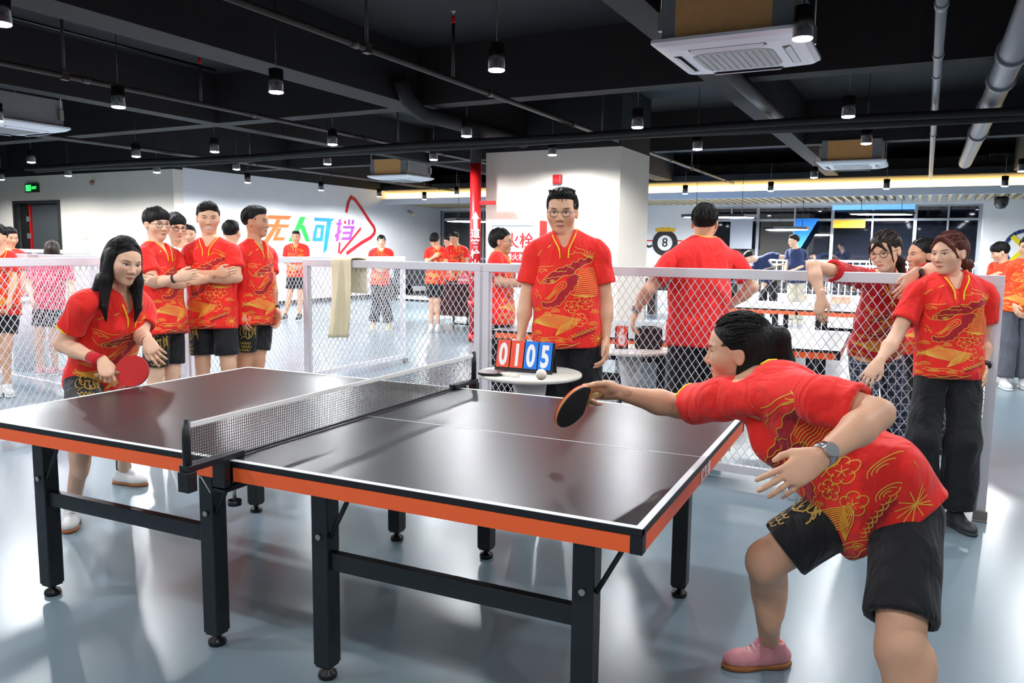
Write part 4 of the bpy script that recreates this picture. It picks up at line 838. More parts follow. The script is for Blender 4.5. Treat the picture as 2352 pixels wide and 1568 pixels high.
# ------------------------------------------------------------------ printed dragon design, drawn once in shirt coordinates (x across -1..1, y hem 0 .. shoulder 1)
def arcp(cx, cy, rx, ry, a0, a1, n=10): return [(cx + rx * math.cos(math.radians(a0 + (a1 - a0) * i / (n - 1))), cy + ry * math.sin(math.radians(a0 + (a1 - a0) * i / (n - 1)))) for i in range(n)]
def dragon_design():
    # traced as loose brush lines on a 784 x 1568 sketch grid: hem at y 1160, collar at y 410, centre line x 360
    def q(x, y): return (math.asin(max(-0.98, min(0.98, (x - 360) / 212.0))) / 1.25, (1160 - y) / 750.0)
    T = lambda pts: [q(*p) for p in pts]
    Ln = []
    top = [(548, 575), (522, 548), (498, 580), (470, 560), (446, 596), (420, 582), (404, 612), (372, 606), (352, 628), (322, 622), (300, 646), (272, 652), (252, 676), (232, 684), (222, 702)]
    nose = [(222, 702), (216, 716), (226, 728), (244, 722), (262, 728), (290, 726), (312, 714), (336, 690), (366, 676), (396, 680), (424, 668), (440, 640), (470, 628), (500, 604), (530, 598), (548, 575)]
    jaw_o = [(236, 826), (262, 812), (286, 786), (300, 756), (322, 730), (350, 716), (372, 726), (372, 748), (352, 768), (330, 782), (314, 806), (300, 832), (276, 848), (240, 852)]
    jaw_i = [(262, 830), (288, 806), (304, 776), (324, 748), (344, 732), (356, 740), (342, 758), (318, 776), (300, 804)]
    chin = [(240, 852), (226, 838), (214, 856), (222, 872), (218, 888), (240, 880), (250, 894), (272, 880), (290, 890), (308, 872), (330, 876), (340, 852), (360, 846), (362, 820), (382, 808), (392, 784), (416, 778), (418, 752), (440, 742), (442, 712), (462, 700), (452, 676), (424, 668)]
    Ln += [T(top), T(nose), T(jaw_o), T(jaw_i), T(chin)]
    Ln += [T([(232, 700), (250, 688), (268, 694), (284, 682), (302, 692), (320, 680), (340, 688), (356, 676)]), T([(300, 646), (318, 654), (338, 646), (356, 656), (376, 644)]), T([(372, 606), (384, 624), (408, 622), (424, 640)])]
    Ln += [[q(285 + 16 * math.cos(t), 712 + 9 * math.sin(t)) for t in np.linspace(0, 6.28, 11)], [q(284 + 5 * math.cos(t), 712 + 5 * math.sin(t)) for t in np.linspace(0, 6.28, 8)], [q(232 + 12 * math.cos(t), 708 + 9 * math.sin(t)) for t in np.linspace(0, 6.28, 9)]]
    for i in range(6): Ln.append(T([(250 + 11 * i, 838 - 13 * i), (256 + 12 * i, 824 - 13 * i), (262 + 11 * i, 828 - 14 * i)]))                  # teeth
    for i in range(15):                                                                                                                       # mane
        y = 628 + 13 * i; Ln.append(T([(452 - 3 * i, y + 18), (478, y + 4), (500, y + 12), (524, y - 4), (540, y + 6), (556, y - 12)]))
    for i in range(8): Ln.append(T([(392 + 10 * i, 800 + 3 * i), (420 + 10 * i, 812 + 2 * i), (450 + 9 * i, 806 + i), (480 + 8 * i, 818)]))
    for i in range(9):                                                                                                                        # flaming tail at the shoulder
        a = math.radians(-160 + 22 * i); Ln.append(T([(525, 558), (525 + 26 * math.cos(a), 558 + 22 * math.sin(a)), (525 + 44 * math.cos(a + 0.25), 558 + 42 * math.sin(a + 0.25))]))
    Ln += [T([(438, 488), (462, 504), (492, 506), (520, 530)]), T([(424, 520), (452, 530), (484, 528), (508, 548)]), T([(380, 560), (396, 536), (424, 540), (440, 518)])]
    Ln += [T([(168, 616), (200, 606), (250, 614), (288, 608)]), T([(172, 630), (206, 624), (246, 634)]), T([(176, 650), (190, 632), (206, 652), (222, 634), (248, 644)]), T([(176, 672), (190, 700), (214, 726)]), T([(186, 760), (204, 786), (198, 806), (216, 800), (214, 824)]), T([(182, 786), (192, 800), (186, 812)])]
    for i in range(3): Ln += [T([(238 + 6 * i, 486 - 6 * i), (258 + 4 * i, 478 - 6 * i)]), T([(172 + 9 * i, 540 - 14 * i), (190 + 9 * i, 528 - 14 * i)])]
    for c, r in (((480, 856), 27), ((398, 884), 24), ((440, 970), 26)):                                                                       # peonies
        for i in range(5):
            a = 2 * PI * i / 5 + 0.3; Ln.append([q(c[0] + r * math.cos(a) + 0.85 * r * math.cos(t), c[1] + r * math.sin(a) + 0.75 * r * math.sin(t)) for t in np.linspace(a - 2.0, a + 2.0, 9)])
            Ln.append(T([c, (c[0] + 0.8 * r * math.cos(a), c[1] + 0.8 * r * math.sin(a))]))
    for i in range(11):                                                                                                                       # long petals and starbursts
        Ln.append(T([(166, 972), (220 + 8 * i, 930 + 9 * i), (320 + 4 * i, 934 + 9 * i), (408 - 3 * i, 962 + 6 * i)]))
    for i in range(6): Ln.append(T([(302, 1070), (330 + 4 * i, 1010 + 7 * i), (380 + 4 * i, 982 + 8 * i), (432, 958 + 6 * i)]))
    for i in range(12):
        a = math.radians(30 * i); Ln.append(T([(166, 972), (166 + 26 * math.cos(a), 972 + 26 * math.sin(a))])); Ln.append(T([(550, 1096), (550 + 48 * math.cos(a), 1096 + 48 * math.sin(a))]))
    for cx, cy in ((182, 906), (150, 1072), (192, 1060), (160, 1128), (250, 940), (235, 1110), (330, 1120), (300, 920), (540, 930), (520, 1010), (120, 1000), (110, 1110), (600, 1000)):   # sea waves
        for r in (27, 18, 9): Ln.append([q(cx + r * math.cos(t), cy - r * math.sin(t)) for t in np.linspace(0.1, 3.05, 8)])
    for i in range(7):
        for j in range(2): Ln.append([q(388 + 22 * i + 11 * j + 12 * math.cos(t), 1080 - 9 * i - 14 * j + 11 * math.sin(t)) for t in np.linspace(0.1, 3.05, 7)])   # scales
    Ln += [T([(180, 1140), (230, 1126), (280, 1146), (340, 1124), (400, 1140), (440, 1118)]), T([(200, 1156), (260, 1146), (320, 1156), (380, 1146), (420, 1128)]), T([(190, 1072), (240, 1084), (300, 1078), (360, 1092), (400, 1110)]), T([(176, 1084), (230, 1100), (290, 1096), (340, 1108)])]
    Z_ = lambda pts: [q(*p) for p in pts]
    zone = [Z_(top + nose), Z_([(424, 668), (396, 680), (372, 700), (372, 748), (352, 768), (330, 782), (314, 806), (300, 832), (276, 848), (240, 852)] + chin[1:]), Z_([(200, 1160), (230, 1134), (330, 1130), (430, 1120), (420, 1165)]), Z_([(390, 1090), (430, 1050), (520, 1020), (530, 1050), (440, 1090), (400, 1110)])]
    return Ln, zone
DESIGN, ZONES = dragon_design()
def shorts_design():
    Ln = []
    for i in range(5): Ln.append(arcp(0.1 + 0.16 * i, 0.55 + 0.06 * math.sin(i * 2), 0.12, 0.12, 40 * i, 40 * i + 280, 12))
    Ln += [[(0.0, 0.80), (0.2, 0.70), (0.35, 0.82), (0.5, 0.70), (0.62, 0.86), (0.8, 0.95)], [(0.05, 0.35), (0.25, 0.45), (0.45, 0.36), (0.7, 0.46)], [(0.6, 0.7), (0.75, 0.6), (0.95, 0.72), (0.85, 0.5)], [(0.3, 0.62), (0.42, 0.58), (0.5, 0.64)]]
    for i in range(4):
        for j in range(3): Ln.append(arcp(0.12 + 0.14 * i + 0.07 * (j % 2), 0.30 - 0.085 * j, 0.07, 0.06, 180, 360, 6))
    for i in range(4): Ln.append([(0.72, 0.62), (0.86 + 0.03 * i, 0.70 - 0.08 * i), (0.95, 0.66 - 0.09 * i)])
    return Ln
SDESIGN = shorts_design()
gold = mat('gold_print', (236, 172, 58), 0.5); trim_y = mat('yellow_piping', (244, 214, 30), 0.5); gold_dark = mat('dull_gold_embroidery', (176, 140, 50), 0.5)
red_cloth = cloth_mat('red_sports_shirt', (238, 42, 34), dark=(172, 30, 42)); red_back = cloth_mat('plain_red_shirt', (238, 44, 40)); black_cloth = cloth_mat('black_shorts_cloth', (21, 22, 25), 0.7)
def refine(pl, step):
    out = [pl[0]]
    for a, b in zip(pl[:-1], pl[1:]):
        n = max(1, int(math.hypot((b[0] - a[0]) * 0.17, (b[1] - a[1]) * 0.6) / step)); out += [(a[0] + (b[0] - a[0]) * i / n, a[1] + (b[1] - a[1]) * i / n) for i in range(1, n + 1)]
    return out
def smooth_line(pl):
    if len(pl) < 3: return pl
    for _ in range(1):
        q = [pl[0]]
        for a, b in zip(pl[:-1], pl[1:]): q += [(a[0] * .75 + b[0] * .25, a[1] * .75 + b[1] * .25), (a[0] * .25 + b[0] * .75, a[1] * .25 + b[1] * .75)]
        pl = q + [pl[-1]]
    return pl
def drape(lines, mapf, bvh, w, lift=0.0018, step=0.02):
    b = MB()
    for pl in lines:
        pl = refine(smooth_line(pl), step); seg = []
        def flush():
            if len(seg) > 1:
                vs = []
                for i, (p, n) in enumerate(seg):
                    d = (seg[min(i + 1, len(seg) - 1)][0] - seg[max(i - 1, 0)][0]); s_ = d.cross(n)
                    if s_.length < 1e-7: s_ = n.orthogonal()
                    s_ = s_.normalized() * w / 2; vs += [p + n * lift - s_, p + n * lift + s_]
                b.add(vs, [(2 * i, 2 * i + 1, 2 * i + 3, 2 * i + 2) for i in range(len(seg) - 1)], True)
            seg.clear()
        for q in pl:
            o, d, mx = mapf(*q); loc, n, _, dist = bvh.ray_cast(Vector(o), Vector(d), mx)
            if loc is None or (seg and (loc - seg[-1][0]).length > 0.07): flush()
            if loc is not None: seg.append((loc, n if n.dot(Vector(d)) < 0 else -n))
        flush()
    return b
def in_poly(x, y, poly):
    c = np.zeros(x.shape, bool); n = len(poly)
    for i in range(n):
        (x0, y0), (x1, y1) = poly[i], poly[(i + 1) % n]
        if y0 == y1: continue
        c ^= ((y0 > y) != (y1 > y)) & (x < (x1 - x0) * (y - y0) / (y1 - y0) + x0)
    return c
def bvh_of(P, Fc): return BVHTree.FromPolygons([tuple(v) for v in P], [tuple(f) for f in Fc])
SHOES = {}
def shoe(parent, A, toe, up_m, sole_m, sc=1.0, floor=0.0, croc=False, tilt=0.0):
    """A ankle, toe horizontal direction"""
    key = croc
    if key not in SHOES:
        f = Field(); f.ell((0, 0.100, 0.034), (0.045, 0.085, 0.042), k=0); f.ell((0, -0.02, 0.042), (0.038, 0.07, 0.050), k=0.03); f.cone((0, 0.03, 0.05), (0, -0.014, 0.10), 0.042, 0.042, k=0.03); f.cone((0, 0.05, 0.07), (0, 0.03, 0.115), 0.022, 0.016, k=0.02)
        f.cone((0, -0.016, 0.15), (0, -0.016, 0.105), 0.031, 0.031, k=0.01, sub=True); f.cut((0, 0, 0.02), (0, 0, -1)); f.cut((0, 0, 0.122), (0, -0.35, 1))
        g = Field(); g.ell((0, 0.105, 0.012), (0.047, 0.085, 0.03), k=0); g.ell((0, -0.02, 0.012), (0.041, 0.075, 0.03), k=0.03); g.cut((0, 0, 0.0), (0, 0, -1)); g.cut((0, 0, 0.024), (0, 0, 1))
        SHOES[key] = (f.mesh(0.006), g.mesh(0.006))
    t = nrm((toe[0], toe[1], 0)); r = np.cross(t, (0, 0, 1)); R = np.stack([r, t, (0, 0, 1)], 1) * sc
    if tilt: R = R @ rot3(tilt, 'X')
    org = V3(A[0], A[1], floor) - t * 0.0
    if tilt: org = V3(A) - R @ V3(0, -0.018, 0.09)
    (P1, F1), (P2, F2) = SHOES[key]
    o = np_mesh('shoe', [(P1 @ R.T + org, F1)], up_m, parent); np_mesh('sole', [(P2 @ R.T + org, F2)], sole_m, o)
    if not croc:
        b = MB()
        for i in range(5):
            y = 0.050 + 0.017 * i; z = 0.100 - 0.012 * i; b.tube([tuple(R @ V3(-0.022, y, z - 0.006) + org), tuple(R @ V3(0, y + 0.004, z + 0.004) + org), tuple(R @ V3(0.022, y, z - 0.006) + org)], 0.0026, 5)
        b.build('lace', wht, o)
    return o
def ring_around(name, parent, c, axis, rx, ry, nn, w, m, th=0.003):
    """band round a limb: c centre, axis limb direction, nn flat normal"""
    axis = Vector(nrm(axis)); nn = Vector(nrm(V3(nn) - V3(axis) * float(V3(nn) @ V3(axis)))); s_ = axis.cross(nn); b = MB(); N_ = 24; vs = []
    for k in range(N_):
        a = 2 * PI * k / N_; q = Vector(c) + s_ * rx * math.cos(a) + nn * ry * math.sin(a); o = (s_ * math.cos(a) + nn * math.sin(a))
        for e, t in ((-0.5, 0), (-0.5, th), (0.5, th), (0.5, 0)): vs.append(q + axis * w * e + o * t)
    fs = [(k * 4 + j, ((k + 1) % N_) * 4 + j, ((k + 1) % N_) * 4 + (j + 1) % 4, k * 4 + (j + 1) % 4) for k in range(N_) for j in range(4)]
    b.add(vs, [tuple(reversed(f)) for f in fs], True); return b.build(name, m, parent)
LOD = {0: dict(b=0.0105, h=0.0028, hd=0.0034, c=0.0085), 1: dict(b=0.014, h=0.0038, hd=0.0048, c=0.011), 2: dict(b=0.018, h=0.0065, hd=0.008, c=0.016)}
def person(label, J, face, roll=0.0, up=None, s=1.0, fem=0.0, fat=0.0, lod=1, skin='skin', hair='short', hair_m=None, shirt=None, bottom=None, hands=None, shoes=None, xp=None, glasses=None, watch=None, hs=None, group=None, fwdp=None, sock=None, feet=None, neck_k=0.0):
    J = {k: V3(v) for k, v in J.items()}; q = LOD[lod]; hands = hands or {}
    P, N, H = J['P'], J['N'], J['H']; upt = nrm(N - P); xc = nrm(J['SR'] - J['SL']); fc = nrm(np.cross(upt, xc)); xc2 = nrm(np.cross(fc, upt))
    xp = xc2 if xp is None else nrm(xp); fp = nrm(np.cross((0, 0, 1), xp)); 
    g = 1 + 0.22 * fat; wS = np.linalg.norm(J['SR'] - J['SL']) / 2
    Rt = np.stack([xc2, fc, upt], 1)
    f = Field(); mid = lambda a, b, t: a + (b - a) * t
    bs = 0.86 if shirt is not None else 1.0
    f.ell(P + upt * 0.03 * s, V3(0.158 + 0.006 * fem, 0.108, 0.12) * s * g * bs, np.stack([xp, nrm(np.cross(upt, xp)), upt], 1), k=0.0)
    f.ell(mid(P, N, 0.40), V3(0.135 - 0.008 * fem, 0.095, 0.14) * s * g * bs, Rt, k=0.05)
    f.ell(mid(P, N, 0.72) , V3(min(0.158 * s, wS * 0.93), 0.108 * s, 0.155 * s) * (1 + 0.12 * fat), Rt, k=0.05)
    if fem > 0.5:
        for sx in (-1, 1): f.ell(mid(P, N, 0.70) + xc2 * sx * 0.07 * s + fc * 0.075 * s, V3(0.058, 0.052, 0.058) * s, Rt, k=0.03)
    f.cone(J['SL'] * 0.8 + J['SR'] * 0.2, J['SR'] * 0.8 + J['SL'] * 0.2, 0.058 * s, k=0.04)
    for a in 'LR':
        sg = 1 if a == 'R' else -1
        Sh, El, Wr = J['S' + a], J['E' + a], J['W' + a]
        f.cone(mid(N, Sh, 0.1) + upt * 0.02 * s, Sh, 0.045 * s, 0.05 * s, k=0.03)
        f.cone(Sh, mid(Sh, El, 0.5), 0.053 * s * g, 0.046 * s * g, k=0.03); f.cone(mid(Sh, El, 0.5), El, 0.046 * s * g, 0.038 * s * g, k=0.02)
        hd = hands.get(a, {}); n_ = hd.get('n'); fa = nrm(Wr - El)
        if n_ is None: n_ = -xc2 * sg
        f.cone(El, mid(El, Wr, 0.35), 0.039 * s * g, 0.041 * s * g, k=0.015); f.cone(mid(El, Wr, 0.35), Wr, 0.041 * s * g, 0.0255 * s * (1 + 0.1 * fat), k=0.02, flat=(nrm(V3(n_) - fa * (V3(n_) @ fa)), 1.12))
        hip = P + xp * sg * 0.088 * s - upt * 0.0
        if 'K' + a in J:
            K, A = J['K' + a], J['A' + a]; fk = nrm(np.cross(nrm(hip - A), xp)); fk = fk if fk @ fp > 0 else -fk
            f.cone(hip, K, (0.080 if bottom is not None else 0.088) * s * g, 0.056 * s * g, k=0.03); f.cone(K, A, 0.054 * s * g, 0.036 * s, k=0.015); f.ell(mid(K, A, 0.30) - fk * 0.018 * s, V3(0.050, 0.052, 0.12) * s * g, np.stack([xp, fk, nrm(K - A)], 1), k=0.02)
            f.ell(K + fk * 0.018 * s, V3(0.036, 0.03, 0.042) * s, np.stack([xp, fk, nrm(K - A)], 1), k=0.03)
            t = (feet or {}).get(a, fp); tn = nrm((t[0], t[1], 0)); f.ell(A + tn * 0.045 * s - V3(0, 0, 0.045) * s, V3(0.027, 0.080, 0.020) * s, np.stack([np.cross(tn, (0, 0, 1)), tn, V3(0, 0, 1)], 1), k=0.03)
    parts = [f.mesh(q['b'])]
    # hands
    for a in 'LR':
        sg = 1 if a == 'R' else -1; hd = dict(hands.get(a, {})); d = hd.pop('d', J['W' + a] - J['E' + a]); n_ = hd.pop('n', -xc2 * sg); fh = Field()
        hand_prims(fh, J['W' + a], d, n_, sg, sc=hd.pop('sc', s * (0.94 if fem else 1.0)), **hd); parts.append(fh.mesh(q['hd']))
    nb = sum(len(p[0]) for p in parts)
    # head
    fw = nrm(face); uu = V3(0, 0, 1) if up is None else nrm(up); uu = nrm(uu - fw * (uu @ fw)); rr = np.cross(fw, uu)
    if roll: uu, rr = uu * math.cos(roll) + rr * math.sin(roll), rr * math.cos(roll) - uu * math.sin(roll)
    R = np.stack([rr, fw, uu], 1); hs = hs or (0.985 * s ** 0.5 * (0.955 if fem else 1.0))
    ne = R.T @ (N - upt * 0.03 * s - H) / hs
    hp, hf = head_field(ne, fem, fat).mesh(q['h']); parts.append((hp @ (R.T * hs) + H, hf))
    hco = np.concatenate([np.tile([0, -1.0, 0], (nb, 1)), hp])
    body = np_mesh('person', parts, MATS[skin], None, {'hco': hco}); tag(body, label, 'person', group)
    # hair
    if hair:
        hfld = hair_field(hair); extra_hair(hfld, hair); a, b = hfld.mesh(q['h'] * 1.25); ho = np_mesh('hair', [(a @ (R.T * hs) + H, b)], hair_m or MATS['black_hair'], body); hair_locks(hair, lod, R, H, hs).build('hair_locks', hair_m or MATS['black_hair'], ho, kind='stuff')
    toW = lambda v: Vector(tuple(R @ V3(v) * hs + H))
    if glasses:
        b = MB()
        for sx in (-1, 1):
            b.tube([toW((sx * 0.034 + 0.0235 * math.cos(t) , 0.098 - 0.010 * abs(math.cos(t)) * (1 if math.cos(t) * sx > 0 else 0.2), 0.002 + (0.0175 if math.sin(t) > 0 else 0.0195) * math.sin(t))) for t in np.linspace(0, 2 * PI, 20)], 0.0014 if glasses != 'thick' else 0.0026, 6, False)
            b.tube([toW((sx * 0.057, 0.090, 0.008)), toW((sx * 0.074, 0.07, 0.009)), toW((sx * 0.082, 0.0, 0.008)), toW((sx * 0.083, -0.02, -0.005))], 0.0014 if glasses != 'thick' else 0.0024, 6)
        b.tube([toW((-0.011, 0.099, 0.006)), toW((0, 0.104, 0.010)), toW((0.011, 0.099, 0.006))], 0.0013, 6); b.build('glasses', mat('glasses_black', (24, 22, 22), 0.3) if glasses in ('thick', 'black') else mat('glasses_metal', (120, 96, 84), 0.25, 0.8), body)
    # shirt
    if shirt is not None:
        c = shirt.get('m', red_cloth); ease = shirt.get('ease', 1.0); hem = shirt.get('hem', 0.10) * s; slv = shirt.get('sleeve', 0.66); hemc = P - upt * hem; fl = 1.38
        w1 = max(wS * 0.95, 0.145 * s) * (1 + 0.10 * fat); w2 = (0.188 - 0.008 * fem) * s * g * ease; w0 = wS * 0.80
        t = Field(); t.cone(mid(P, N, 0.80), mid(P, N, 0.42), w1, (w1 + w2) / 2 * (1 - 0.03 * fem), k=0.0, flat=(fc, fl)); t.cone(mid(P, N, 0.42), hemc - upt * 0.05, (w1 + w2) / 2 * (1 - 0.03 * fem), w2, k=0.05, flat=(fc, fl))
        t.cone(J['SL'] * 0.86 + J['SR'] * 0.14, J['SR'] * 0.86 + J['SL'] * 0.14, 0.064 * s, k=0.05)
        for a in 'LR': t.cone(mid(N, J['S' + a], 0.15) + upt * 0.004 * s, J['S' + a], 0.052 * s, 0.060 * s, k=0.03)
        if fem > 0.5:
            for sx in (-1, 1): t.ell(mid(P, N, 0.69) + xc2 * sx * 0.07 * s + fc * 0.085 * s, V3(0.066, 0.062, 0.075) * s, Rt, k=0.05)
        t.ell(P + upt * 0.02 * s, V3(0.166, 0.132, 0.15) * s * g, np.stack([xp, nrm(np.cross(upt, xp)), upt], 1), k=0.05)
        t.wob(0.0035, 22, int(abs(P[0]) * 100) % 50)
        nd = nrm(H - N); t.cone(N + upt * 0.012 * s, N + nd * 0.16, 0.060 * s, 0.080 * s, k=0.008, sub=True)
        if shirt.get('v', True): t.cone(N + fc * 0.06 * s + upt * 0.03 * s, N + fc * 0.135 * s - upt * 0.085 * s, 0.050 * s, 0.014 * s, k=0.006, sub=True)
        if lod == 0: t.cone(hemc + upt * 0.02, hemc - upt * 0.2, w2 - 0.030, w2 - 0.030, k=0.003, flat=(fc, fl), sub=True)
        t.cut(hemc, -upt + fc * shirt.get('tilt', 0.0), 0.003)
        tp, tf = t.mesh(q['c']); bv = bvh_of(tp, tf); sp = [(tp, tf)]
        Ltot = np.linalg.norm(N - hemc)
        # zone attribute
        rel = tp - hemc; yy = rel @ upt / Ltot; xx = np.arctan2(rel @ xc2 / fl, rel @ fc); xn = -xx / 1.25
        z = np.zeros(len(tp))
        if shirt.get('print', True):
            for pl in ZONES: z = np.maximum(z, in_poly(xn, yy, [(a_, b_) for a_, b_ in pl]) & (np.abs(xx) < 1.45))
        zs = [z]
        for a in 'LR':
            Sh, El = J['S' + a], J['E' + a]; d = nrm(El - Sh); L = np.linalg.norm(El - Sh); e = Sh + d * L * slv; u_ = Field(); out = nrm(Sh - N)
            u_.cone(Sh - out * 0.02 * s, Sh + d * 0.03, 0.060 * s * (1 + 0.1 * fat), 0.061 * s * (1 + 0.1 * fat), k=0.0); u_.cone(Sh + d * 0.02, e + d * 0.05, 0.062 * s * (1 + 0.1 * fat), 0.074 * s * ease * (1 + 0.08 * fat), k=0.04, flat=(nrm(np.cross(d, fc)) if slv < 0.9 else fc, 1.0)); u_.wob(0.003, 26, 3)
            lod == 0 and u_.cone(e - d * 0.02, e + d * 0.1, 0.050 * s * ease * (1 + 0.08 * fat), 0.054 * s * ease * (1 + 0.08 * fat), k=0.003, sub=True); u_.cut(e, d, 0.003); sp.append(u_.mesh(q['c'])); zs.append(np.zeros(len(sp[-1][0])))
        so = np_mesh('shirt', sp, c, body, {'zone': np.concatenate(zs)})
        def mp(x, y):
            th = math.atan2(fl * math.sin(x * 1.25), math.cos(x * 1.25)); o = hemc + upt * (y * Ltot); dr = fc * math.cos(th) + xc2 * math.sin(th); return tuple(o + dr * 0.42), tuple(-dr), 0.41
        if shirt.get('print', True):
            # viewer sees the wearer's left on the image right, so the design's +x goes to the wearer's left
            mpl = lambda x, y: mp(-x, y)
            drape(DESIGN, mpl, bv, shirt.get('lw', 0.0033), step=0.012 if lod == 0 else 0.02 if lod == 1 else 0.05).build('dragon_print', gold, so, kind='stuff')
        if shirt.get('collar', True):
            b = MB()
            for sx in (-1, 1):
                pts = []
                for lx, lf in ((0.0, -0.078), (0.034, -0.072), (0.060, -0.046), (0.072, -0.01), (0.070, 0.022)):
                    w_ = N + (xc2 * sx * lx + fc * lf + upt * 0.16) * s; loc, n__, _, dd = bv.ray_cast(Vector(w_), Vector(-upt), 0.4)
                    if loc is not None: pts.append(loc + n__ * 0.002)
                for lx, lu in ((0.060, -0.004), (0.050, -0.026), (0.038, -0.052), (0.026, -0.080), (0.023, -0.105), (0.023, -0.128)):
                    w_ = N + (xc2 * sx * lx + fc * 0.4 + upt * lu) * s; loc, n__, _, dd = bv.ray_cast(Vector(w_), Vector(-fc), 0.6)
                    if loc is not None and (not pts or (loc - pts[-1]).length < 0.13): pts.append(loc + n__ * 0.002)
                if len(pts) > 2: b.tube(pts, 0.0040 * (0.85 if lod else 1), 6)
            if not b.v: b.box((0, 0, 0), (0.001, 0.001, 0.001))
            b.build('collar_piping', trim_y, so)
        if shirt.get('cuff', False):
            for a in 'LR':
                Sh, El = J['S' + a], J['E' + a]; d = nrm(El - Sh); e = Sh + d * np.linalg.norm(El - Sh) * slv; b = MB(); r = 0.075 * s * ease * (1 + 0.08 * fat); u2 = nrm(np.cross(d, fc)); w2_ = np.cross(d, u2)
                bs_ = bvh_of(*sp[1 if a == 'L' else 2]); pts = []
                for t_ in np.linspace(-0.6, 0.5, 8):
                    loc, n__, _, dd = bs_.find_nearest(Vector(tuple(e + (u2 * math.cos(t_) + w2_ * math.sin(t_)) * r * 1.3))); pts.append(loc)
                b.tube(pts, 0.004, 6); b.build('cuff_piping', trim_y, so)
    # shorts or trousers
    if bottom is not None:
        c = bottom.get('m', black_cloth); L_ = bottom.get('len', 0.66); ez = bottom.get('ease', 1.0); sp = []; wst = P + upt * bottom.get('wst', 0.03 * s - (shirt.get('hem', 0.10) * s if shirt is not None else 0.0))
        for a in 'LR':
            sg = 1 if a == 'R' else -1; hip = P + xp * sg * 0.088 * s; K, A = J['K' + a], J['A' + a]; t = Field()
            t.ell(P + upt * 0.03 * s, V3(0.156 + 0.006 * fem, 0.120, 0.15) * s * g, np.stack([xp, nrm(np.cross(upt, xp)), upt], 1), k=0.0)
            if L_ <= 1.0:
                d = nrm(K - hip); e = hip + d * np.linalg.norm(K - hip) * L_; t.cone(hip, e + d * 0.06, 0.089 * s * g * ez, bottom.get('w', 0.094) * s * g * ez, k=0.05)
                t.wob(0.004, 20, 5 + sg); lod == 0 and t.cone(e - d * 0.03, e + d * 0.15, bottom.get('w', 0.094) * s * g * ez - 0.026, bottom.get('w', 0.094) * s * g * ez - 0.026, k=0.003, sub=True); t.cut(e, d + fp * bottom.get('slant', 0.0), 0.003)
            else:
                wk, wa = bottom.get('wk', 0.085) * s, bottom.get('w', 0.085) * s; d = nrm(A - K); e = mid(K, A, L_ - 1.0); t.cone(hip, K, 0.089 * s * g, wk, k=0.05); t.cone(K, e + d * 0.03, wk, wa, k=0.03); t.wob(0.005, 16, 7 + sg); t.cut(e, d, 0.003)
            t.cut(wst, upt, 0.003); sp.append(t.mesh(q['c']))
        bo = np_mesh('shorts' if L_ <= 1 else 'trousers', sp, c, body)
        if bottom.get('print'):
            a = 'R'; hip = P + xp * 0.088 * s; K = J['KR']; d = nrm(K - hip); Lh = np.linalg.norm(K - hip) * L_; bv = bvh_of(*sp[1]); u2 = nrm(fp - d * (fp @ d)); w2_ = np.cross(u2, d); w2_ = w2_ if w2_ @ xp > 0 else -w2_
            def mps(x, y):
                th = 1.35 - x * 1.5; o = hip + d * (Lh * (1.02 - y)); dr = u2 * math.cos(th) + w2_ * math.sin(th); return tuple(o + dr * 0.3), tuple(-dr), 0.29
            drape(SDESIGN, mps, bv, 0.005, step=0.02).build('dragon_print', gold_dark, bo, kind='stuff')
    if shoes is not None:
        for a in 'LR':
            if 'A' + a not in J: continue
            t = (feet or {}).get(a, fp); A = J['A' + a]
            so = shoe(body, A, t, shoes.get('m', wht), shoes.get('sole', wht), s * (0.93 if fem else 1.02), shoes.get('floor', 0.0) if A[2] < 0.13 else A[2] - 0.09, shoes.get('croc', False), shoes.get('tilt', {}).get(a, 0.0))
            if sock: ring_around('sock', body, A + V3(0, 0, 0.035), (0, 0, 1), 0.040 * s, 0.040 * s, fp, 0.06, sock, 0.004)
    if watch:
        for a, (kind, m_, t_, wd) in watch.items():
            Wr, El = J['W' + a], J['E' + a]; d = nrm(Wr - El); hd = hands.get(a, {}); n_ = hd.get('n', -xc2 * (1 if a == 'R' else -1)); c_ = Wr - d * t_; r = (0.0265 + 0.25 * max(0, t_ - 0.02) * 0.35) * s * (1.02 + 0.1 * fat)
            bnd = ring_around(kind, body, c_, d, r * 1.02, r * 0.95, n_, wd, m_)
            if kind == 'watch':
                nn = -nrm(V3(n_) - d * (V3(n_) @ d)); b = MB(); b.prism([(0.019 * math.cos(x), 0.019 * math.sin(x)) for x in np.linspace(0, 2 * PI, 16)[:-1]], tuple(c_ + nn * (r * 0.93)), tuple(d), tuple(np.cross(nn, d)), 0.009); b.build('watch_face', m_, bnd)
    body['_'] = 0; del body['_']
    return body, dict(R=R, H=H, hs=hs, fc=fc, xc=xc2, up=upt)
skin_mat('skin', (218, 168, 136)); skin_mat('skin_light', (230, 186, 156), lip=(186, 98, 92)); skin_mat('skin_tan', (200, 148, 116)); skin_mat('skin_smile', (222, 174, 142), smile=1.0, eye=0.55); skin_mat('skin_fem', (228, 182, 152), lip=(190, 88, 84), brow=0.75)
hair_mat('black_hair', (22, 20, 20)); hair_mat('brown_hair', (92, 46, 36)); hair_mat('dark_brown_hair', (44, 30, 26))
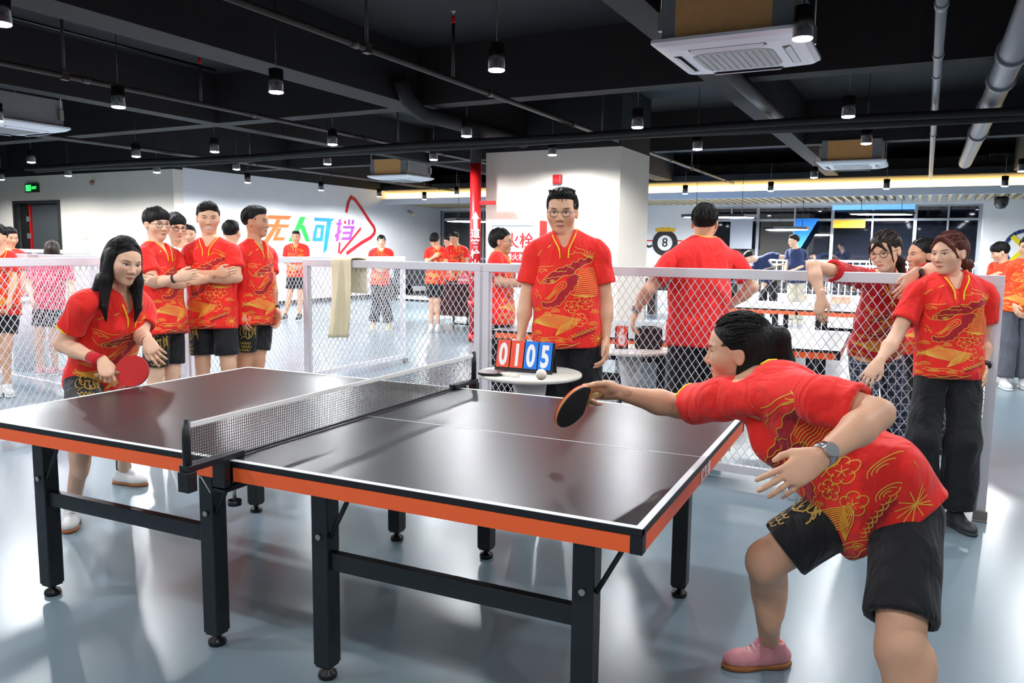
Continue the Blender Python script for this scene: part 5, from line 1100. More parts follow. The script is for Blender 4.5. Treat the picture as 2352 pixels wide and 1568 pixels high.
# ------------------------------------------------------------------ figure skeletons (metres; R and L are the wearer's own right and left)
JOINTS = {
    'left_player': dict(H=(-1.584, 0.152, 1.350), N=(-1.675, 0.198, 1.183), P=(-1.893, 0.204, 0.732), SR=(-1.670, -0.003, 1.161), SL=(-1.698, 0.356, 1.110), ER=(-1.815, -0.034, 0.940), WR=(-1.517, -0.035, 0.874), EL=(-1.608, 0.258, 0.968), WL=(-1.414, 0.138, 0.965), KR=(-1.613, -0.078, 0.544), KL=(-1.945, 0.416, 0.407), AR=(-1.858, 0.003, 0.090), AL=(-2.223, 0.599, 0.090)),
    'right_player': dict(H=(1.458, -0.019, 1.126), N=(1.553, -0.075, 1.038), P=(1.904, -0.119, 0.704), SR=(1.449, -0.109, 0.987), SL=(1.706, -0.281, 1.042), ER=(1.265, 0.040, 0.915), WR=(1.096, -0.132, 0.978), EL=(1.877, -0.357, 1.027), WL=(1.751, -0.562, 0.941), KR=(1.592, -0.160, 0.499), KL=(1.963, -0.416, 0.428), AR=(1.582, 0.161, 0.090), AL=(2.030, -0.500, 0.080)),
    'umpire': dict(H=(0.110, 1.806, 1.658), N=(0.133, 1.798, 1.512), P=(0.179, 1.748, 0.953), SR=(-0.022, 1.737, 1.430), SL=(0.319, 1.854, 1.435), ER=(-0.064, 1.689, 1.132), WR=(-0.058, 1.609, 0.923), EL=(0.375, 1.865, 1.140), WL=(0.410, 1.786, 0.919), KR=(0.123, 1.662, 0.500), KL=(0.309, 1.751, 0.500), AR=(0.138, 1.617, 0.090), AL=(0.344, 1.714, 0.090)),
    'fence_woman': dict(H=(2.165, 2.217, 1.442), N=(2.188, 2.244, 1.310), P=(2.201, 2.188, 0.830), SR=(2.029, 2.193, 1.244), SL=(2.349, 2.278, 1.242), ER=(1.933, 2.049, 0.997), WR=(1.862, 1.889, 0.881), EL=(2.371, 2.323, 0.997), WL=(2.368, 2.234, 0.837), KR=(2.099, 2.036, 0.460), KL=(2.288, 2.081, 0.460), AR=(2.095, 2.041, 0.085), AL=(2.282, 2.096, 0.085)),
    'leaning_girl': dict(H=(1.857, 2.485, 1.453), N=(1.885, 2.678, 1.292), P=(1.837, 2.877, 0.860), SR=(1.749, 2.590, 1.291), SL=(2.006, 2.754, 1.267), ER=(1.483, 2.252, 1.368), WR=(1.547, 2.148, 1.196), EL=(2.143, 2.475, 1.369), WL=(2.008, 2.250, 1.331), KR=(1.807, 2.757, 0.470), KL=(1.980, 2.839, 0.470), AR=(1.845, 2.780, 0.085), AL=(2.009, 2.858, 0.085)),
    'back_man': dict(H=(0.742, 2.815, 1.626), N=(0.743, 2.797, 1.486), P=(0.736, 2.718, 0.900), SL=(0.558, 2.696, 1.384), SR=(0.930, 2.872, 1.381), EL=(0.434, 2.543, 1.175), WL=(0.331, 2.654, 1.030), ER=(1.055, 2.941, 1.203), WR=(0.892, 2.901, 1.057), KR=(0.858, 2.721, 0.480), KL=(0.672, 2.633, 0.480), AR=(0.892, 2.687, 0.090), AL=(0.685, 2.589, 0.090)),
    'crossed_glasses': dict(H=(-3.083, 1.645, 1.589), N=(-3.085, 1.623, 1.427), P=(-2.987, 1.600, 0.890), SR=(-3.032, 1.484, 1.363), SL=(-3.104, 1.804, 1.348), ER=(-2.906, 1.451, 1.165), WR=(-2.739, 1.513, 1.206), EL=(-2.902, 1.696, 1.151), WL=(-2.878, 1.465, 1.172), KR=(-2.996, 1.510, 0.490), KL=(-2.975, 1.643, 0.490), AR=(-3.003, 1.489, 0.090), AL=(-2.961, 1.620, 0.090)),
    'crossed_smile': dict(H=(-2.973, 2.039, 1.646), N=(-2.944, 2.030, 1.476), P=(-2.898, 1.980, 0.920), SR=(-3.081, 1.955, 1.392), SL=(-2.791, 2.093, 1.396), ER=(-3.040, 1.882, 1.201), WR=(-2.695, 1.849, 1.230), EL=(-2.693, 2.045, 1.192), WL=(-2.803, 1.814, 1.182), KR=(-2.941, 1.907, 0.510), KL=(-2.761, 1.992, 0.510), AR=(-2.921, 1.862, 0.090), AL=(-2.723, 1.955, 0.090)),
    'look_right': dict(H=(-2.777, 2.352, 1.629), N=(-2.779, 2.329, 1.457), P=(-2.734, 2.281, 0.920), SR=(-2.770, 2.168, 1.387), SL=(-2.782, 2.494, 1.369), ER=(-2.803, 2.188, 1.144), WR=(-2.733, 2.128, 0.941), EL=(-2.689, 2.420, 1.139), WL=(-2.619, 2.381, 0.930), KR=(-2.798, 2.197, 0.510), KL=(-2.732, 2.284, 0.510), AR=(-2.778, 2.152, 0.090), AL=(-2.700, 2.245, 0.090)),
    'hugging': dict(H=(-3.853, 2.506, 1.592), N=(-3.855, 2.539, 1.419), P=(-3.915, 2.608, 0.880), SR=(-3.951, 2.431, 1.371), SL=(-3.811, 2.673, 1.350), ER=(-3.654, 2.171, 1.287), WR=(-3.351, 2.096, 1.315), EL=(-3.681, 2.580, 1.104), WL=(-3.606, 2.425, 0.922), KR=(-3.944, 2.542, 0.480), KL=(-3.818, 2.601, 0.480), AR=(-3.931, 2.498, 0.090), AL=(-3.787, 2.566, 0.090)),
    'small_face': dict(H=(-5.515, 4.165, 1.550), N=(-5.496, 4.154, 1.393), P=(-5.459, 4.102, 0.860), SR=(-5.599, 4.099, 1.352), SL=(-5.388, 4.200, 1.355), ER=(-5.602, 4.066, 1.109), WR=(-5.590, 4.046, 0.908), EL=(-5.355, 4.184, 1.113), WL=(-5.342, 4.164, 0.911), KR=(-5.480, 4.041, 0.470), KL=(-5.389, 4.085, 0.470), AR=(-5.457, 4.003, 0.090), AL=(-5.365, 4.046, 0.090)),
    'dark_back': dict(H=(-4.308, 3.625, 1.570), N=(-4.290, 3.612, 1.404), P=(-4.258, 3.559, 0.880), SL=(-4.410, 3.549, 1.358), SR=(-4.165, 3.666, 1.361), EL=(-4.411, 3.517, 1.115), WL=(-4.391, 3.501, 0.917), ER=(-4.133, 3.649, 1.119), WR=(-4.129, 3.625, 0.921), KL=(-4.282, 3.496, 0.480), KR=(-4.184, 3.542, 0.480), AL=(-4.258, 3.457, 0.090), AR=(-4.160, 3.503, 0.090)),
    'edge_boy': dict(H=(-5.789, 2.133, 1.487), N=(-5.772, 2.123, 1.347), P=(-5.719, 2.083, 0.840), SR=(-5.836, 1.998, 1.305), SL=(-5.745, 2.219, 1.298), ER=(-5.876, 2.040, 1.082), WR=(-5.702, 1.987, 0.901), EL=(-5.629, 2.156, 1.077), WL=(-5.547, 2.061, 0.903), KR=(-5.740, 2.022, 0.450), KL=(-5.650, 2.065, 0.450), AR=(-5.718, 1.986, 0.090), AL=(-5.620, 2.032, 0.090)),
    'edge_face': dict(H=(-7.801, 3.522, 1.501), N=(-7.791, 3.505, 1.333), P=(-7.763, 3.460, 0.880), SR=(-7.922, 3.437, 1.289), SL=(-7.654, 3.564, 1.292), ER=(-7.924, 3.399, 1.004), WR=(-7.892, 3.387, 0.794), EL=(-7.617, 3.545, 1.008), WL=(-7.624, 3.515, 0.798), KR=(-7.786, 3.397, 0.480), KL=(-7.681, 3.447, 0.480), AR=(-7.762, 3.357, 0.090), AL=(-7.657, 3.407, 0.090)),
    'pink_back': dict(H=(-6.459, 3.135, 1.349), N=(-6.460, 3.117, 1.215), P=(-6.460, 3.063, 0.800), SL=(-6.604, 3.042, 1.165), SR=(-6.309, 3.182, 1.169), EL=(-6.592, 2.935, 0.978), WL=(-6.382, 2.826, 0.830), ER=(-6.189, 3.157, 0.963), WR=(-6.038, 3.020, 0.814), KL=(-6.525, 2.986, 0.440), KR=(-6.386, 3.052, 0.440), AL=(-6.503, 2.951, 0.090), AR=(-6.356, 3.021, 0.090)),
    'far_man': dict(H=(-8.666, 9.699, 1.607), N=(-8.657, 9.684, 1.463), P=(-8.616, 9.634, 0.930), SR=(-8.808, 9.606, 1.409), SL=(-8.492, 9.756, 1.414), ER=(-8.831, 9.561, 1.146), WR=(-8.557, 9.455, 1.051), EL=(-8.437, 9.748, 1.151), WL=(-8.419, 9.521, 1.052), KR=(-8.706, 9.536, 0.500), KL=(-8.528, 9.620, 0.500), AR=(-8.766, 9.455, 0.090), AL=(-8.511, 9.575, 0.090)),
    'walking_woman': dict(H=(-6.216, 9.068, 1.540), N=(-6.207, 9.054, 1.403), P=(-6.195, 8.989, 0.860), SR=(-6.343, 8.983, 1.355), SL=(-6.073, 9.112, 1.359), ER=(-6.372, 8.944, 1.157), WR=(-6.138, 8.820, 1.065), EL=(-6.026, 9.108, 1.161), WL=(-6.003, 8.886, 1.082), KR=(-6.220, 8.928, 0.480), KL=(-6.095, 8.987, 0.480), AR=(-6.252, 8.864, 0.100), AL=(-6.002, 8.981, 0.090)),
    'phone_man': dict(H=(-5.313, 9.388, 1.574), N=(-5.271, 9.391, 1.446), P=(-5.264, 9.323, 0.900), SR=(-5.404, 9.320, 1.383), SL=(-5.150, 9.441, 1.387), ER=(-5.393, 9.244, 1.187), WR=(-5.170, 9.107, 1.289), EL=(-5.091, 9.386, 1.176), WL=(-5.111, 9.153, 1.171), KR=(-5.295, 9.257, 0.500), KL=(-5.212, 9.296, 0.500), AR=(-5.283, 9.209, 0.090), AL=(-5.173, 9.261, 0.090)),
    'lit_face_man': dict(H=(-6.311, 11.588, 1.564), N=(-6.270, 11.590, 1.432), P=(-6.236, 11.534, 0.880), SR=(-6.380, 11.531, 1.377), SL=(-6.138, 11.646, 1.380), ER=(-6.400, 11.495, 1.172), WR=(-6.305, 11.404, 0.980), EL=(-6.093, 11.641, 1.176), WL=(-6.064, 11.518, 0.984), KR=(-6.260, 11.471, 0.480), KL=(-6.147, 11.525, 0.480), AR=(-6.236, 11.432, 0.090), AL=(-6.123, 11.485, 0.090)),
    'table_man': dict(H=(-5.753, 10.857, 1.626), N=(-5.714, 10.857, 1.484), P=(-5.663, 10.806, 0.900), SR=(-5.822, 10.742, 1.415), SL=(-5.581, 10.966, 1.411), ER=(-5.863, 10.746, 1.172), WR=(-5.690, 10.582, 0.994), EL=(-5.512, 10.913, 1.176), WL=(-5.494, 10.675, 0.997), KR=(-5.699, 10.737, 0.500), KL=(-5.577, 10.794, 0.500), AR=(-5.674, 10.695, 0.090), AL=(-5.552, 10.753, 0.090)),
    'short_hair_woman': dict(H=(-1.239, 3.732, 1.501), N=(-1.249, 3.711, 1.378), P=(-1.210, 3.663, 0.860), SR=(-1.211, 3.568, 1.341), SL=(-1.296, 3.862, 1.337), ER=(-1.155, 3.527, 1.155), WR=(-0.944, 3.647, 1.142), EL=(-1.247, 3.838, 1.150), WL=(-1.020, 3.853, 1.121), KR=(-1.186, 3.555, 0.460), KL=(-1.186, 3.711, 0.460), AR=(-1.177, 3.511, 0.090), AL=(-1.156, 3.678, 0.090)),
    'bent_cue_man': dict(H=(-0.705, 14.212, 1.339), N=(-0.586, 14.370, 1.260), P=(-0.336, 14.557, 0.930), SR=(-0.320, 14.400, 1.380), SL=(-0.631, 14.396, 1.196), ER=(-0.063, 14.406, 1.349), WR=(0.131, 14.373, 1.246), EL=(-0.686, 14.181, 1.029), WL=(-0.726, 13.923, 0.901), KR=(-0.230, 14.439, 0.500), KL=(-0.440, 14.452, 0.500), AR=(-0.189, 14.406, 0.090), AL=(-0.464, 14.387, 0.090)),
    'white_trouser_man': dict(H=(0.135, 14.206, 1.665), N=(0.184, 14.209, 1.509), P=(0.235, 14.159, 0.930), SR=(0.330, 14.270, 1.442), SL=(0.050, 14.249, 1.447), ER=(0.381, 14.207, 1.201), WR=(0.199, 13.941, 1.098), EL=(0.038, 14.158, 1.212), WL=(0.013, 13.894, 0.991), KR=(0.309, 14.138, 0.500), KL=(0.183, 14.078, 0.500), AR=(0.334, 14.097, 0.090), AL=(0.176, 14.022, 0.090)),
    'orange_boy': dict(H=(3.095, 8.676, 1.472), N=(3.136, 8.679, 1.346), P=(3.224, 8.656, 0.850), SR=(3.256, 8.674, 1.301), SL=(3.060, 8.882, 1.299), ER=(3.279, 8.605, 1.109), WR=(3.103, 8.346, 1.041), EL=(3.016, 8.592, 1.113), WL=(2.962, 8.330, 1.006), KR=(3.276, 8.631, 0.460), KL=(3.190, 8.590, 0.460), AR=(3.299, 8.594, 0.090), AL=(3.213, 8.553, 0.090)),
    'edge_man': dict(H=(3.243, 7.639, 1.520), N=(3.244, 7.619, 1.369), P=(3.187, 7.532, 0.900), SR=(3.106, 7.581, 1.319), SL=(3.396, 7.652, 1.324), ER=(3.066, 7.561, 1.052), WR=(3.130, 7.392, 0.893), EL=(3.451, 7.680, 1.079), WL=(3.393, 7.517, 0.892), KR=(3.118, 7.446, 0.490), KL=(3.264, 7.515, 0.490), AR=(3.091, 7.381, 0.090), AL=(3.280, 7.471, 0.090)),
    'hidden_woman': dict(H=(2.078, 3.399, 1.429), N=(2.101, 3.394, 1.301), P=(2.134, 3.352, 0.860), SR=(1.998, 3.340, 1.265), SL=(2.231, 3.449, 1.256), ER=(2.024, 3.331, 1.102), WR=(2.040, 3.316, 0.928), EL=(2.215, 3.420, 1.093), WL=(2.220, 3.401, 0.925), KR=(2.121, 3.295, 0.470), KL=(2.200, 3.333, 0.470), AR=(2.139, 3.254, 0.090), AL=(2.229, 3.297, 0.090)),
}
# ------------------------------------------------------------------ the people
CR = V3(math.cos(0.442129), math.sin(0.442129), 0); CU = V3(0, 0, 1); CT = nrm(np.cross(CR, CU)); CAMP = V3(1.87686, -2.59837, 1.44207)
def cv(r, u, t): return nrm(CR * r + CU * u + CT * t)
def look(k, yaw, pitch=0.0):
    h = V3(JOINTS[k]['H']); c = CAMP - h; c[2] = 0; c = nrm(c); r = np.cross(CU, c); y, q = math.radians(yaw), math.radians(pitch)
    return nrm((c * math.cos(y) + r * math.sin(y)) * math.cos(q) + CU * math.sin(q))
grey_shoe = mat('white_trainer', (226, 226, 224), 0.5); gum = mat('gum_sole', (170, 104, 52), 0.5); pink_shoe = mat('pink_trainer', (214, 140, 146), 0.55, noise=0.1, nscale=30); dark_shoe = mat('dark_grey_clog', (52, 54, 58), 0.5); black_band = mat('black_strap', (20, 20, 22), 0.45); steel_watch = mat('steel_watch', (180, 184, 186), 0.25, 0.9); red_band = cloth_mat('red_wristband', (206, 26, 34)); black_towel = cloth_mat('black_wristband', (20, 20, 22)); white_tee = cloth_mat('white_tshirt', (226, 224, 226)); navy = cloth_mat('navy_polo', (38, 52, 92)); pink = cloth_mat('pink_red_shirt', (226, 44, 84)); orange_shirt = cloth_mat('orange_red_shirt', (238, 74, 34)); cream_tr = cloth_mat('cream_trousers', (222, 212, 190)); grey_tr = cloth_mat('grey_trousers', (92, 94, 104)); black_vest = cloth_mat('black_vest', (30, 30, 34))
def plaid(name):
    m = cloth_mat(name, (38, 44, 62)); nt = m.node_tree; L = nt.links.new; B = nt.nodes['Principled BSDF']; tc = nt.nodes.new('ShaderNodeTexCoord'); sp = nt.nodes.new('ShaderNodeSeparateXYZ'); L(tc.outputs['Object'], sp.inputs[0]); prev = None
    for o in (sp.outputs[0], sp.outputs[2]):
        a = nt.nodes.new('ShaderNodeMath'); a.operation = 'PINGPONG'; a.inputs[1].default_value = 0.02; L(o, a.inputs[0]); b = nt.nodes.new('ShaderNodeMath'); b.operation = 'LESS_THAN'; b.inputs[1].default_value = 0.0022; L(a.outputs[0], b.inputs[0])
        if prev is None: prev = b.outputs[0]
        else: c = nt.nodes.new('ShaderNodeMath'); c.operation = 'MAXIMUM'; L(prev, c.inputs[0]); L(b.outputs[0], c.inputs[1]); prev = c.outputs[0]
    mx = nt.nodes.new('ShaderNodeMix'); mx.data_type = 'RGBA'; L(prev, mx.inputs[0]); mx.inputs[6].default_value = rgb(38, 44, 62); mx.inputs[7].default_value = rgb(150, 156, 170); L(mx.outputs[2], B.inputs['Base Color']); return m
G1 = 'players and spectators in red dragon shirts'
def mk(k, label, yaw, pitch=0.0, **a): return person(label, JOINTS[k], look(k, yaw, pitch), **a)
lp, li = mk('left_player', 'woman with long black hair crouching ready with a red bat at the left', 30, -12, s=0.95, fem=1, lod=0, skin='skin_fem', hair='long', roll=-0.10,
   shirt=dict(hem=0.05, cuff=True), bottom=dict(len=0.72, print=True, wst=0.25), shoes=dict(m=grey_shoe, sole=gum), sock=black_towel, group=G1,
   hands={'R': dict(d=cv(0.50, -0.58, 0.62), n=cv(-0.30, -0.62, -0.50), fingers=[(0.7, 0.8, 0.3), (1.2, 1.3, 0.7), (1.25, 1.3, 0.7), (1.3, 1.3, 0.8)], thumb=0.7), 'L': dict(d=cv(0.55, -0.45, 0.55), n=cv(0.35, -0.55, -0.6), fingers=[(0.3, 0.5, 0.3), (0.5, 0.6, 0.4), (0.6, 0.7, 0.4), (0.7, 0.7, 0.4)], spread=0.10)},
   feet={'R': cv(0.35, 0, 0.9), 'L': cv(0.95, 0, 0.25)}, watch={'R': ('wristband', red_band, 0.055, 0.075), 'L': ('bracelet', mat('red_cord', (150, 40, 40), 0.6), 0.012, 0.006)})
tag(lp, lp['label'], 'person', G1)
rp, ri = mk('right_player', 'woman in red shirt and black shorts lunging to the left with an outstretched bat', -93, -4, s=0.97, fem=1, fat=0.35, lod=0, skin='skin', hair='pony', up=cv(-0.18, 1, 0.05),
   shirt=dict(hem=0.07, cuff=True, ease=1.0, sleeve=0.74), bottom=dict(len=0.80, print=True, w=0.090, wst=0.25), shoes=dict(m=pink_shoe, sole=gum), group=G1, xp=cv(-0.45, 0.0, -0.85),
   hands={'R': dict(d=cv(-0.95, 0.05, -0.05), n=cv(-0.05, -0.45, 0.85), fingers=[(0.5, 0.5, 0.3), (1.0, 1.1, 0.6), (1.1, 1.2, 0.7), (1.2, 1.2, 0.7)], thumb=0.5), 'L': dict(d=cv(-0.82, -0.45, 0.25), n=cv(-0.25, -0.55, -0.75), fingers=[(0.15, 0.25, 0.15), (0.25, 0.3, 0.2), (0.35, 0.35, 0.2), (0.45, 0.4, 0.2)], spread=0.10, thumb=0.2)},
   feet={'R': cv(-0.97, 0, 0.1), 'L': cv(-0.6, 0, 0.6)}, watch={'L': ('watch', steel_watch, 0.022, 0.026)})
um, ui = mk('umpire', 'tall man with glasses and spiky hair standing behind the scoreboard', -7, -5, s=1.06, fat=0.2, lod=0, skin='skin', hair='crew', glasses='metal', hs=1.07,
   shirt=dict(hem=0.09), bottom=dict(len=0.84, ease=1.05), shoes=dict(m=black_towel, sole=foot_m), group=G1, hands={'L': dict(curl=0.45)})
fw_, fi = mk('fence_woman', 'woman in black trousers with a reddish bun standing in front of the fence', -34, -3, s=0.93, fem=1, fat=0.05, lod=0, skin='skin_fem', hair='bun', hair_m=MATS['brown_hair'], roll=0.05,
   shirt=dict(hem=0.055), bottom=dict(len=1.93, wk=0.092, w=0.105), shoes=dict(m=dark_shoe, sole=dark_shoe, croc=True), group=G1, hands={'R': dict(d=cv(-0.6, -0.7, 0.2), n=cv(0.3, -0.5, -0.6), curl=0.35, spread=0.15), 'L': dict(curl=0.5)}, watch={'L': ('watch', black_band, 0.03, 0.024)}, feet={'R': cv(-0.3, 0, 1), 'L': cv(0.1, 0, 1)})
lg_, gi = mk('leaning_girl', 'girl with glasses draping both arms over the white fence', -26, -14, s=0.94, fem=1, lod=0, skin='skin_light' if False else 'skin_fem', hair='lowpony', hair_m=MATS['dark_brown_hair'], glasses='metal', roll=0.10,
   shirt=dict(hem=0.07, m=cloth_mat('deep_red_shirt', (196, 24, 30), dark=(140, 22, 36))), bottom=dict(len=1.95, m=plaid('blue_plaid')), shoes=dict(m=grey_shoe, sole=wht), group=G1,
   hands={'R': dict(d=cv(-0.12, -0.98, 0.1), n=cv(0.75, -0.1, -0.5), curl=0.4), 'L': dict(d=cv(-0.55, -0.83, 0.15), n=cv(-0.2, -0.35, -0.9), curl=0.30)}, watch={'L': ('watch', black_band, 0.025, 0.024)})
mk('back_man', 'man seen from behind in a plain red shirt beyond the fence', 172, 0, s=1.05, fat=0.1, lod=1, hair='short', glasses='black', shirt=dict(m=red_back, print=False, hem=0.10, v=False), bottom=dict(len=1.95, wk=0.10, w=0.10), shoes=dict(m=black_towel, sole=foot_m), group=G1, hands={'L': dict(curl=0.5, d=cv(-0.25, -0.95, -0.1))}, watch={'L': ('watch', steel_watch, 0.02, 0.02)})
mk('crossed_glasses', 'young man with glasses and a fringe folding his arms, leftmost of the spectators', 32, -3, s=1.0, lod=1, skin='skin_light', hair='fringe', glasses='metal', shirt=dict(hem=0.12, ease=1.05), bottom=dict(len=0.86, print=True), shoes=dict(m=grey_shoe, sole=wht), group=G1, watch={'R': ('bracelet', black_band, 0.03, 0.016)}, hands={'R': dict(curl=0.7, n=cv(0.1, 0, -1)), 'L': dict(curl=0.8, n=cv(0.1, 0, -1))})
mk('crossed_smile', 'tall smiling young man with folded arms among the left spectators', 4, -3, s=1.03, lod=1, skin='skin_smile', hair='quiff', shirt=dict(hem=0.13, ease=1.05), bottom=dict(len=0.82, print=True), shoes=dict(m=grey_shoe, sole=wht), group=G1, hands={'R': dict(curl=0.7, n=cv(0.1, 0.1, -1)), 'L': dict(curl=0.6, n=cv(0.2, -0.1, -0.9))})
mk('look_right', 'short haired young man with wristbands turning his head to the right', 62, 0, s=1.02, lod=1, skin='skin_tan', hair='short', shirt=dict(hem=0.12), bottom=dict(len=0.78, print=True), shoes=dict(m=grey_shoe, sole=wht), group=G1, watch={'R': ('wristband', black_towel, 0.04, 0.07), 'L': ('watch', black_band, 0.02, 0.02)})
mk('hugging', 'young man with thick black glasses leaning close behind another spectator', 22, -8, s=1.0, lod=1, skin='skin', hair='fringe', glasses='thick', shirt=dict(m=white_tee, print=False, collar=False, v=False), bottom=dict(len=1.95), shoes=dict(m=grey_shoe, sole=wht), hands={'R': dict(d=cv(0.6, 0.5, 0.2), curl=0.5)})
mk('small_face', 'young man with a short fringe far behind the folded-arm spectators', 0, 0, s=0.95, lod=2, hair='short', shirt=dict(m=white_tee, print=False, collar=False), bottom=dict(), shoes=dict())
mk('dark_back', 'dark haired man seen from behind between two left spectators', 155, 0, s=0.98, lod=2, hair='short', shirt=dict(m=red_back, print=False), bottom=dict(), shoes=dict(m=grey_shoe))
mk('edge_boy', 'boy in red shirt and black shorts cut off by the left picture edge', -40, -5, s=0.92, lod=2, hair='short', shirt=dict(), bottom=dict(), shoes=dict(m=grey_shoe), group=G1)
mk('edge_face', 'boy glancing right behind the fences at the far left', 30, -12, s=0.95, lod=2, skin='skin_tan', hair='short', shirt=dict(), bottom=dict(), shoes=dict(m=grey_shoe), group=G1)
mk('pink_back', 'woman in a pinkish red shirt seen from behind through two fences', 175, -25, s=0.92, fem=1, lod=2, hair='pony', hair_m=MATS['dark_brown_hair'], shirt=dict(m=pink, print=False, v=False), bottom=dict(len=0.75), shoes=dict(m=pink_shoe))
mk('far_man', 'man in red shirt and black shorts standing before the coloured wall lettering', -8, 0, s=1.03, lod=2, skin='skin_tan', hair='crew', shirt=dict(), bottom=dict(len=0.75), shoes=dict(m=black_towel, sole=wht), group=G1)
mk('walking_woman', 'woman in red shirt and black trousers walking past the lettering wall', 0, 0, s=0.95, fem=1, lod=2, skin='skin_fem', hair='lowpony', shirt=dict(), bottom=dict(len=1.9, w=0.11), shoes=dict(m=cloth_mat('yellow_shoe', (226, 206, 130))), group=G1)
mk('phone_man', 'young man in red looking down at a phone near the maroon table', -25, -40, s=0.98, lod=2, hair='fringe', shirt=dict(), bottom=dict(len=0.8), shoes=dict(m=grey_shoe), group=G1)
mk('lit_face_man', 'man with a brightly lit face behind the two men at the maroon table', -70, -10, s=0.96, lod=2, skin='skin_light', hair='short', shirt=dict(), bottom=dict(), shoes=dict(m=grey_shoe), group=G1)
mk('table_man', 'young man in red standing at the maroon table beside the fire pipe', -40, -15, s=1.0, lod=2, hair='short', shirt=dict(), bottom=dict(), shoes=dict(m=grey_shoe), group=G1)
mk('short_hair_woman', 'short haired woman with glasses in profile before the hydrant cabinet', 82, 0, s=0.95, fem=1, fat=0.2, lod=1, skin='skin_tan', hair='shortf', glasses='metal', shirt=dict(sleeve=0.75), bottom=dict(len=1.95), shoes=dict(m=black_towel, sole=foot_m), group=G1, watch={'R': ('bracelet', mat('brown_beads', (90, 50, 40), 0.4), 0.02, 0.012)})
mk('bent_cue_man', 'man in a navy shirt bending over with a billiard cue', -70, -50, s=1.0, lod=2, skin='skin_light', hair='short', shirt=dict(m=navy, print=False, collar=False), bottom=dict(len=1.95), shoes=dict(m=black_towel), up=cv(-0.7, 0.7, 0))
mk('white_trouser_man', 'man in navy polo and cream trousers standing by the windows', -65, -8, s=1.02, lod=2, skin='skin_light', hair='short', glasses='metal', shirt=dict(m=navy, print=False, collar=False), bottom=dict(len=1.95, m=cream_tr), shoes=dict(m=cream_tr))
mk('orange_boy', 'young man in an orange red shirt looking down at the far right', -75, -20, s=0.95, lod=2, skin='skin_light', hair='fringe', shirt=dict(m=orange_shirt, print=False, collar=False), bottom=dict(len=0.8), shoes=dict(m=grey_shoe))
mk('edge_man', 'man in grey trousers cut off by the right picture edge', -10, 0, s=1.0, lod=1, hair='short', shirt=dict(m=orange_shirt, lw=0.004), bottom=dict(len=1.93, m=grey_tr, w=0.09), shoes=dict(m=grey_shoe, sole=wht), group=G1)
mk('hidden_woman', 'dark haired woman in red half hidden behind the woman in black trousers', -60, 0, s=0.93, fem=1, lod=1, skin='skin_tan', hair='pony', shirt=dict(), bottom=dict(len=1.95), shoes=dict(m=grey_shoe), group=G1)
# bats held in the hands and the ball in flight
def grip(k, d, n, side, blade, normal, sc=0.9):
    d = nrm(d); n = nrm(V3(n) - d * (V3(n) @ d)); h = V3(JOINTS[k]['W' + side]) + (d * 0.070 + n * 0.024) * sc; y = nrm(blade); z = nrm(V3(normal) - y * (V3(normal) @ y)); x = np.cross(y, z)
    c = h + y * 0.045; return Matrix(((x[0], y[0], z[0], c[0]), (x[1], y[1], z[1], c[1]), (x[2], y[2], z[2], c[2]), (0, 0, 0, 1)))
bat('red bat held up by the crouching left player', grip('left_player', cv(0.50, -0.58, 0.62), cv(-0.30, -0.62, -0.50), 'R', cv(0.95, 0.14, -0.05), cv(0.05, 0.22, 0.97)), rub_red, rub_blk, mat('red_bat_edge', (190, 40, 44), 0.5), handle_m)
bat('black bat with orange edge in the right player\'s outstretched hand', grip('right_player', cv(-0.95, 0.05, -0.05), cv(-0.05, -0.45, 0.85), 'R', cv(-0.62, -0.16, 0.6), cv(0.72, -0.42, 0.55)), rub_blk, rub_red, ply, handle_m)
bl = MB().lathe([(0.02 * math.sin(a), -0.02 * math.cos(a)) for a in np.linspace(0.02, PI - 0.02, 14)], (0.788, -0.052, 1.001), 20).build('table_tennis_ball', mat('white_ball', (244, 236, 222), 0.4)); tag(bl, 'white table tennis ball flying above the charcoal table', 'ball')
# ------------------------------------------------------------------ billiard area and clutter behind the fences
def rthing(name, label, cat, group=None): return thing(name, label, cat, group=group)
shade = mat('billiard_lamp_shade', (30, 32, 38), 0.4); glow = mat('billiard_lamp_diffuser', (255, 255, 255), 0.5, emit=(240, 246, 255), estr=14.0)
def billiard_lamp(label, x0, y0, x1, y1, z, wd=0.35, hang=True):
    e = rthing('billiard_lamp', label, 'lamp', 'hexagonal billiard lamps'); a, b = Vector((x0, y0, z)), Vector((x1, y1, z)); d = (b - a).normalized(); s_ = Vector((-d.y, d.x, 0)); L = (b - a).length; m = (a + b) / 2
    hexa = [(-L / 2, 0), (-L * 0.3, -wd), (L * 0.3, -wd), (L / 2, 0), (L * 0.3, wd), (-L * 0.3, wd)]
    rbuild(MB().prism(hexa, m + Vector((0, 0, 0.0)), d, s_, 0.06), 'shade', shade, parent=e)
    rbuild(MB().prism([(q * 0.92, w * 0.88) for q, w in hexa], m + Vector((0, 0, -0.012)), d, s_, 0.012), 'diffuser', glow, parent=e)
    for t in (-0.3, 0.3): rbuild(MB().cyl(m + d * L * t + Vector((0, 0, 0.06)), m + d * L * t + Vector((0, 0, 2.68 - z if m.y > YS else ZC - z)), 0.006, n=5), 'cord', can_m, parent=e)
    ld = bpy.data.lights.new('billiard_light', 'AREA'); ld.energy = 260; ld.size = L * 0.7; ld.size_y = wd * 1.4; ld.shape = 'RECTANGLE'; lo = bpy.data.objects.new('billiard_light', ld); COL.objects.link(lo); lo.location = rm(*(m + Vector((0, 0, -0.03)))); lo.rotation_euler = (0, 0, math.atan2(d.y, d.x) - PHI)
    return e
billiard_lamp('dark hexagonal billiard lamp behind the back-turned man', -2.75, 14.4, -1.25, 14.9, 2.17)
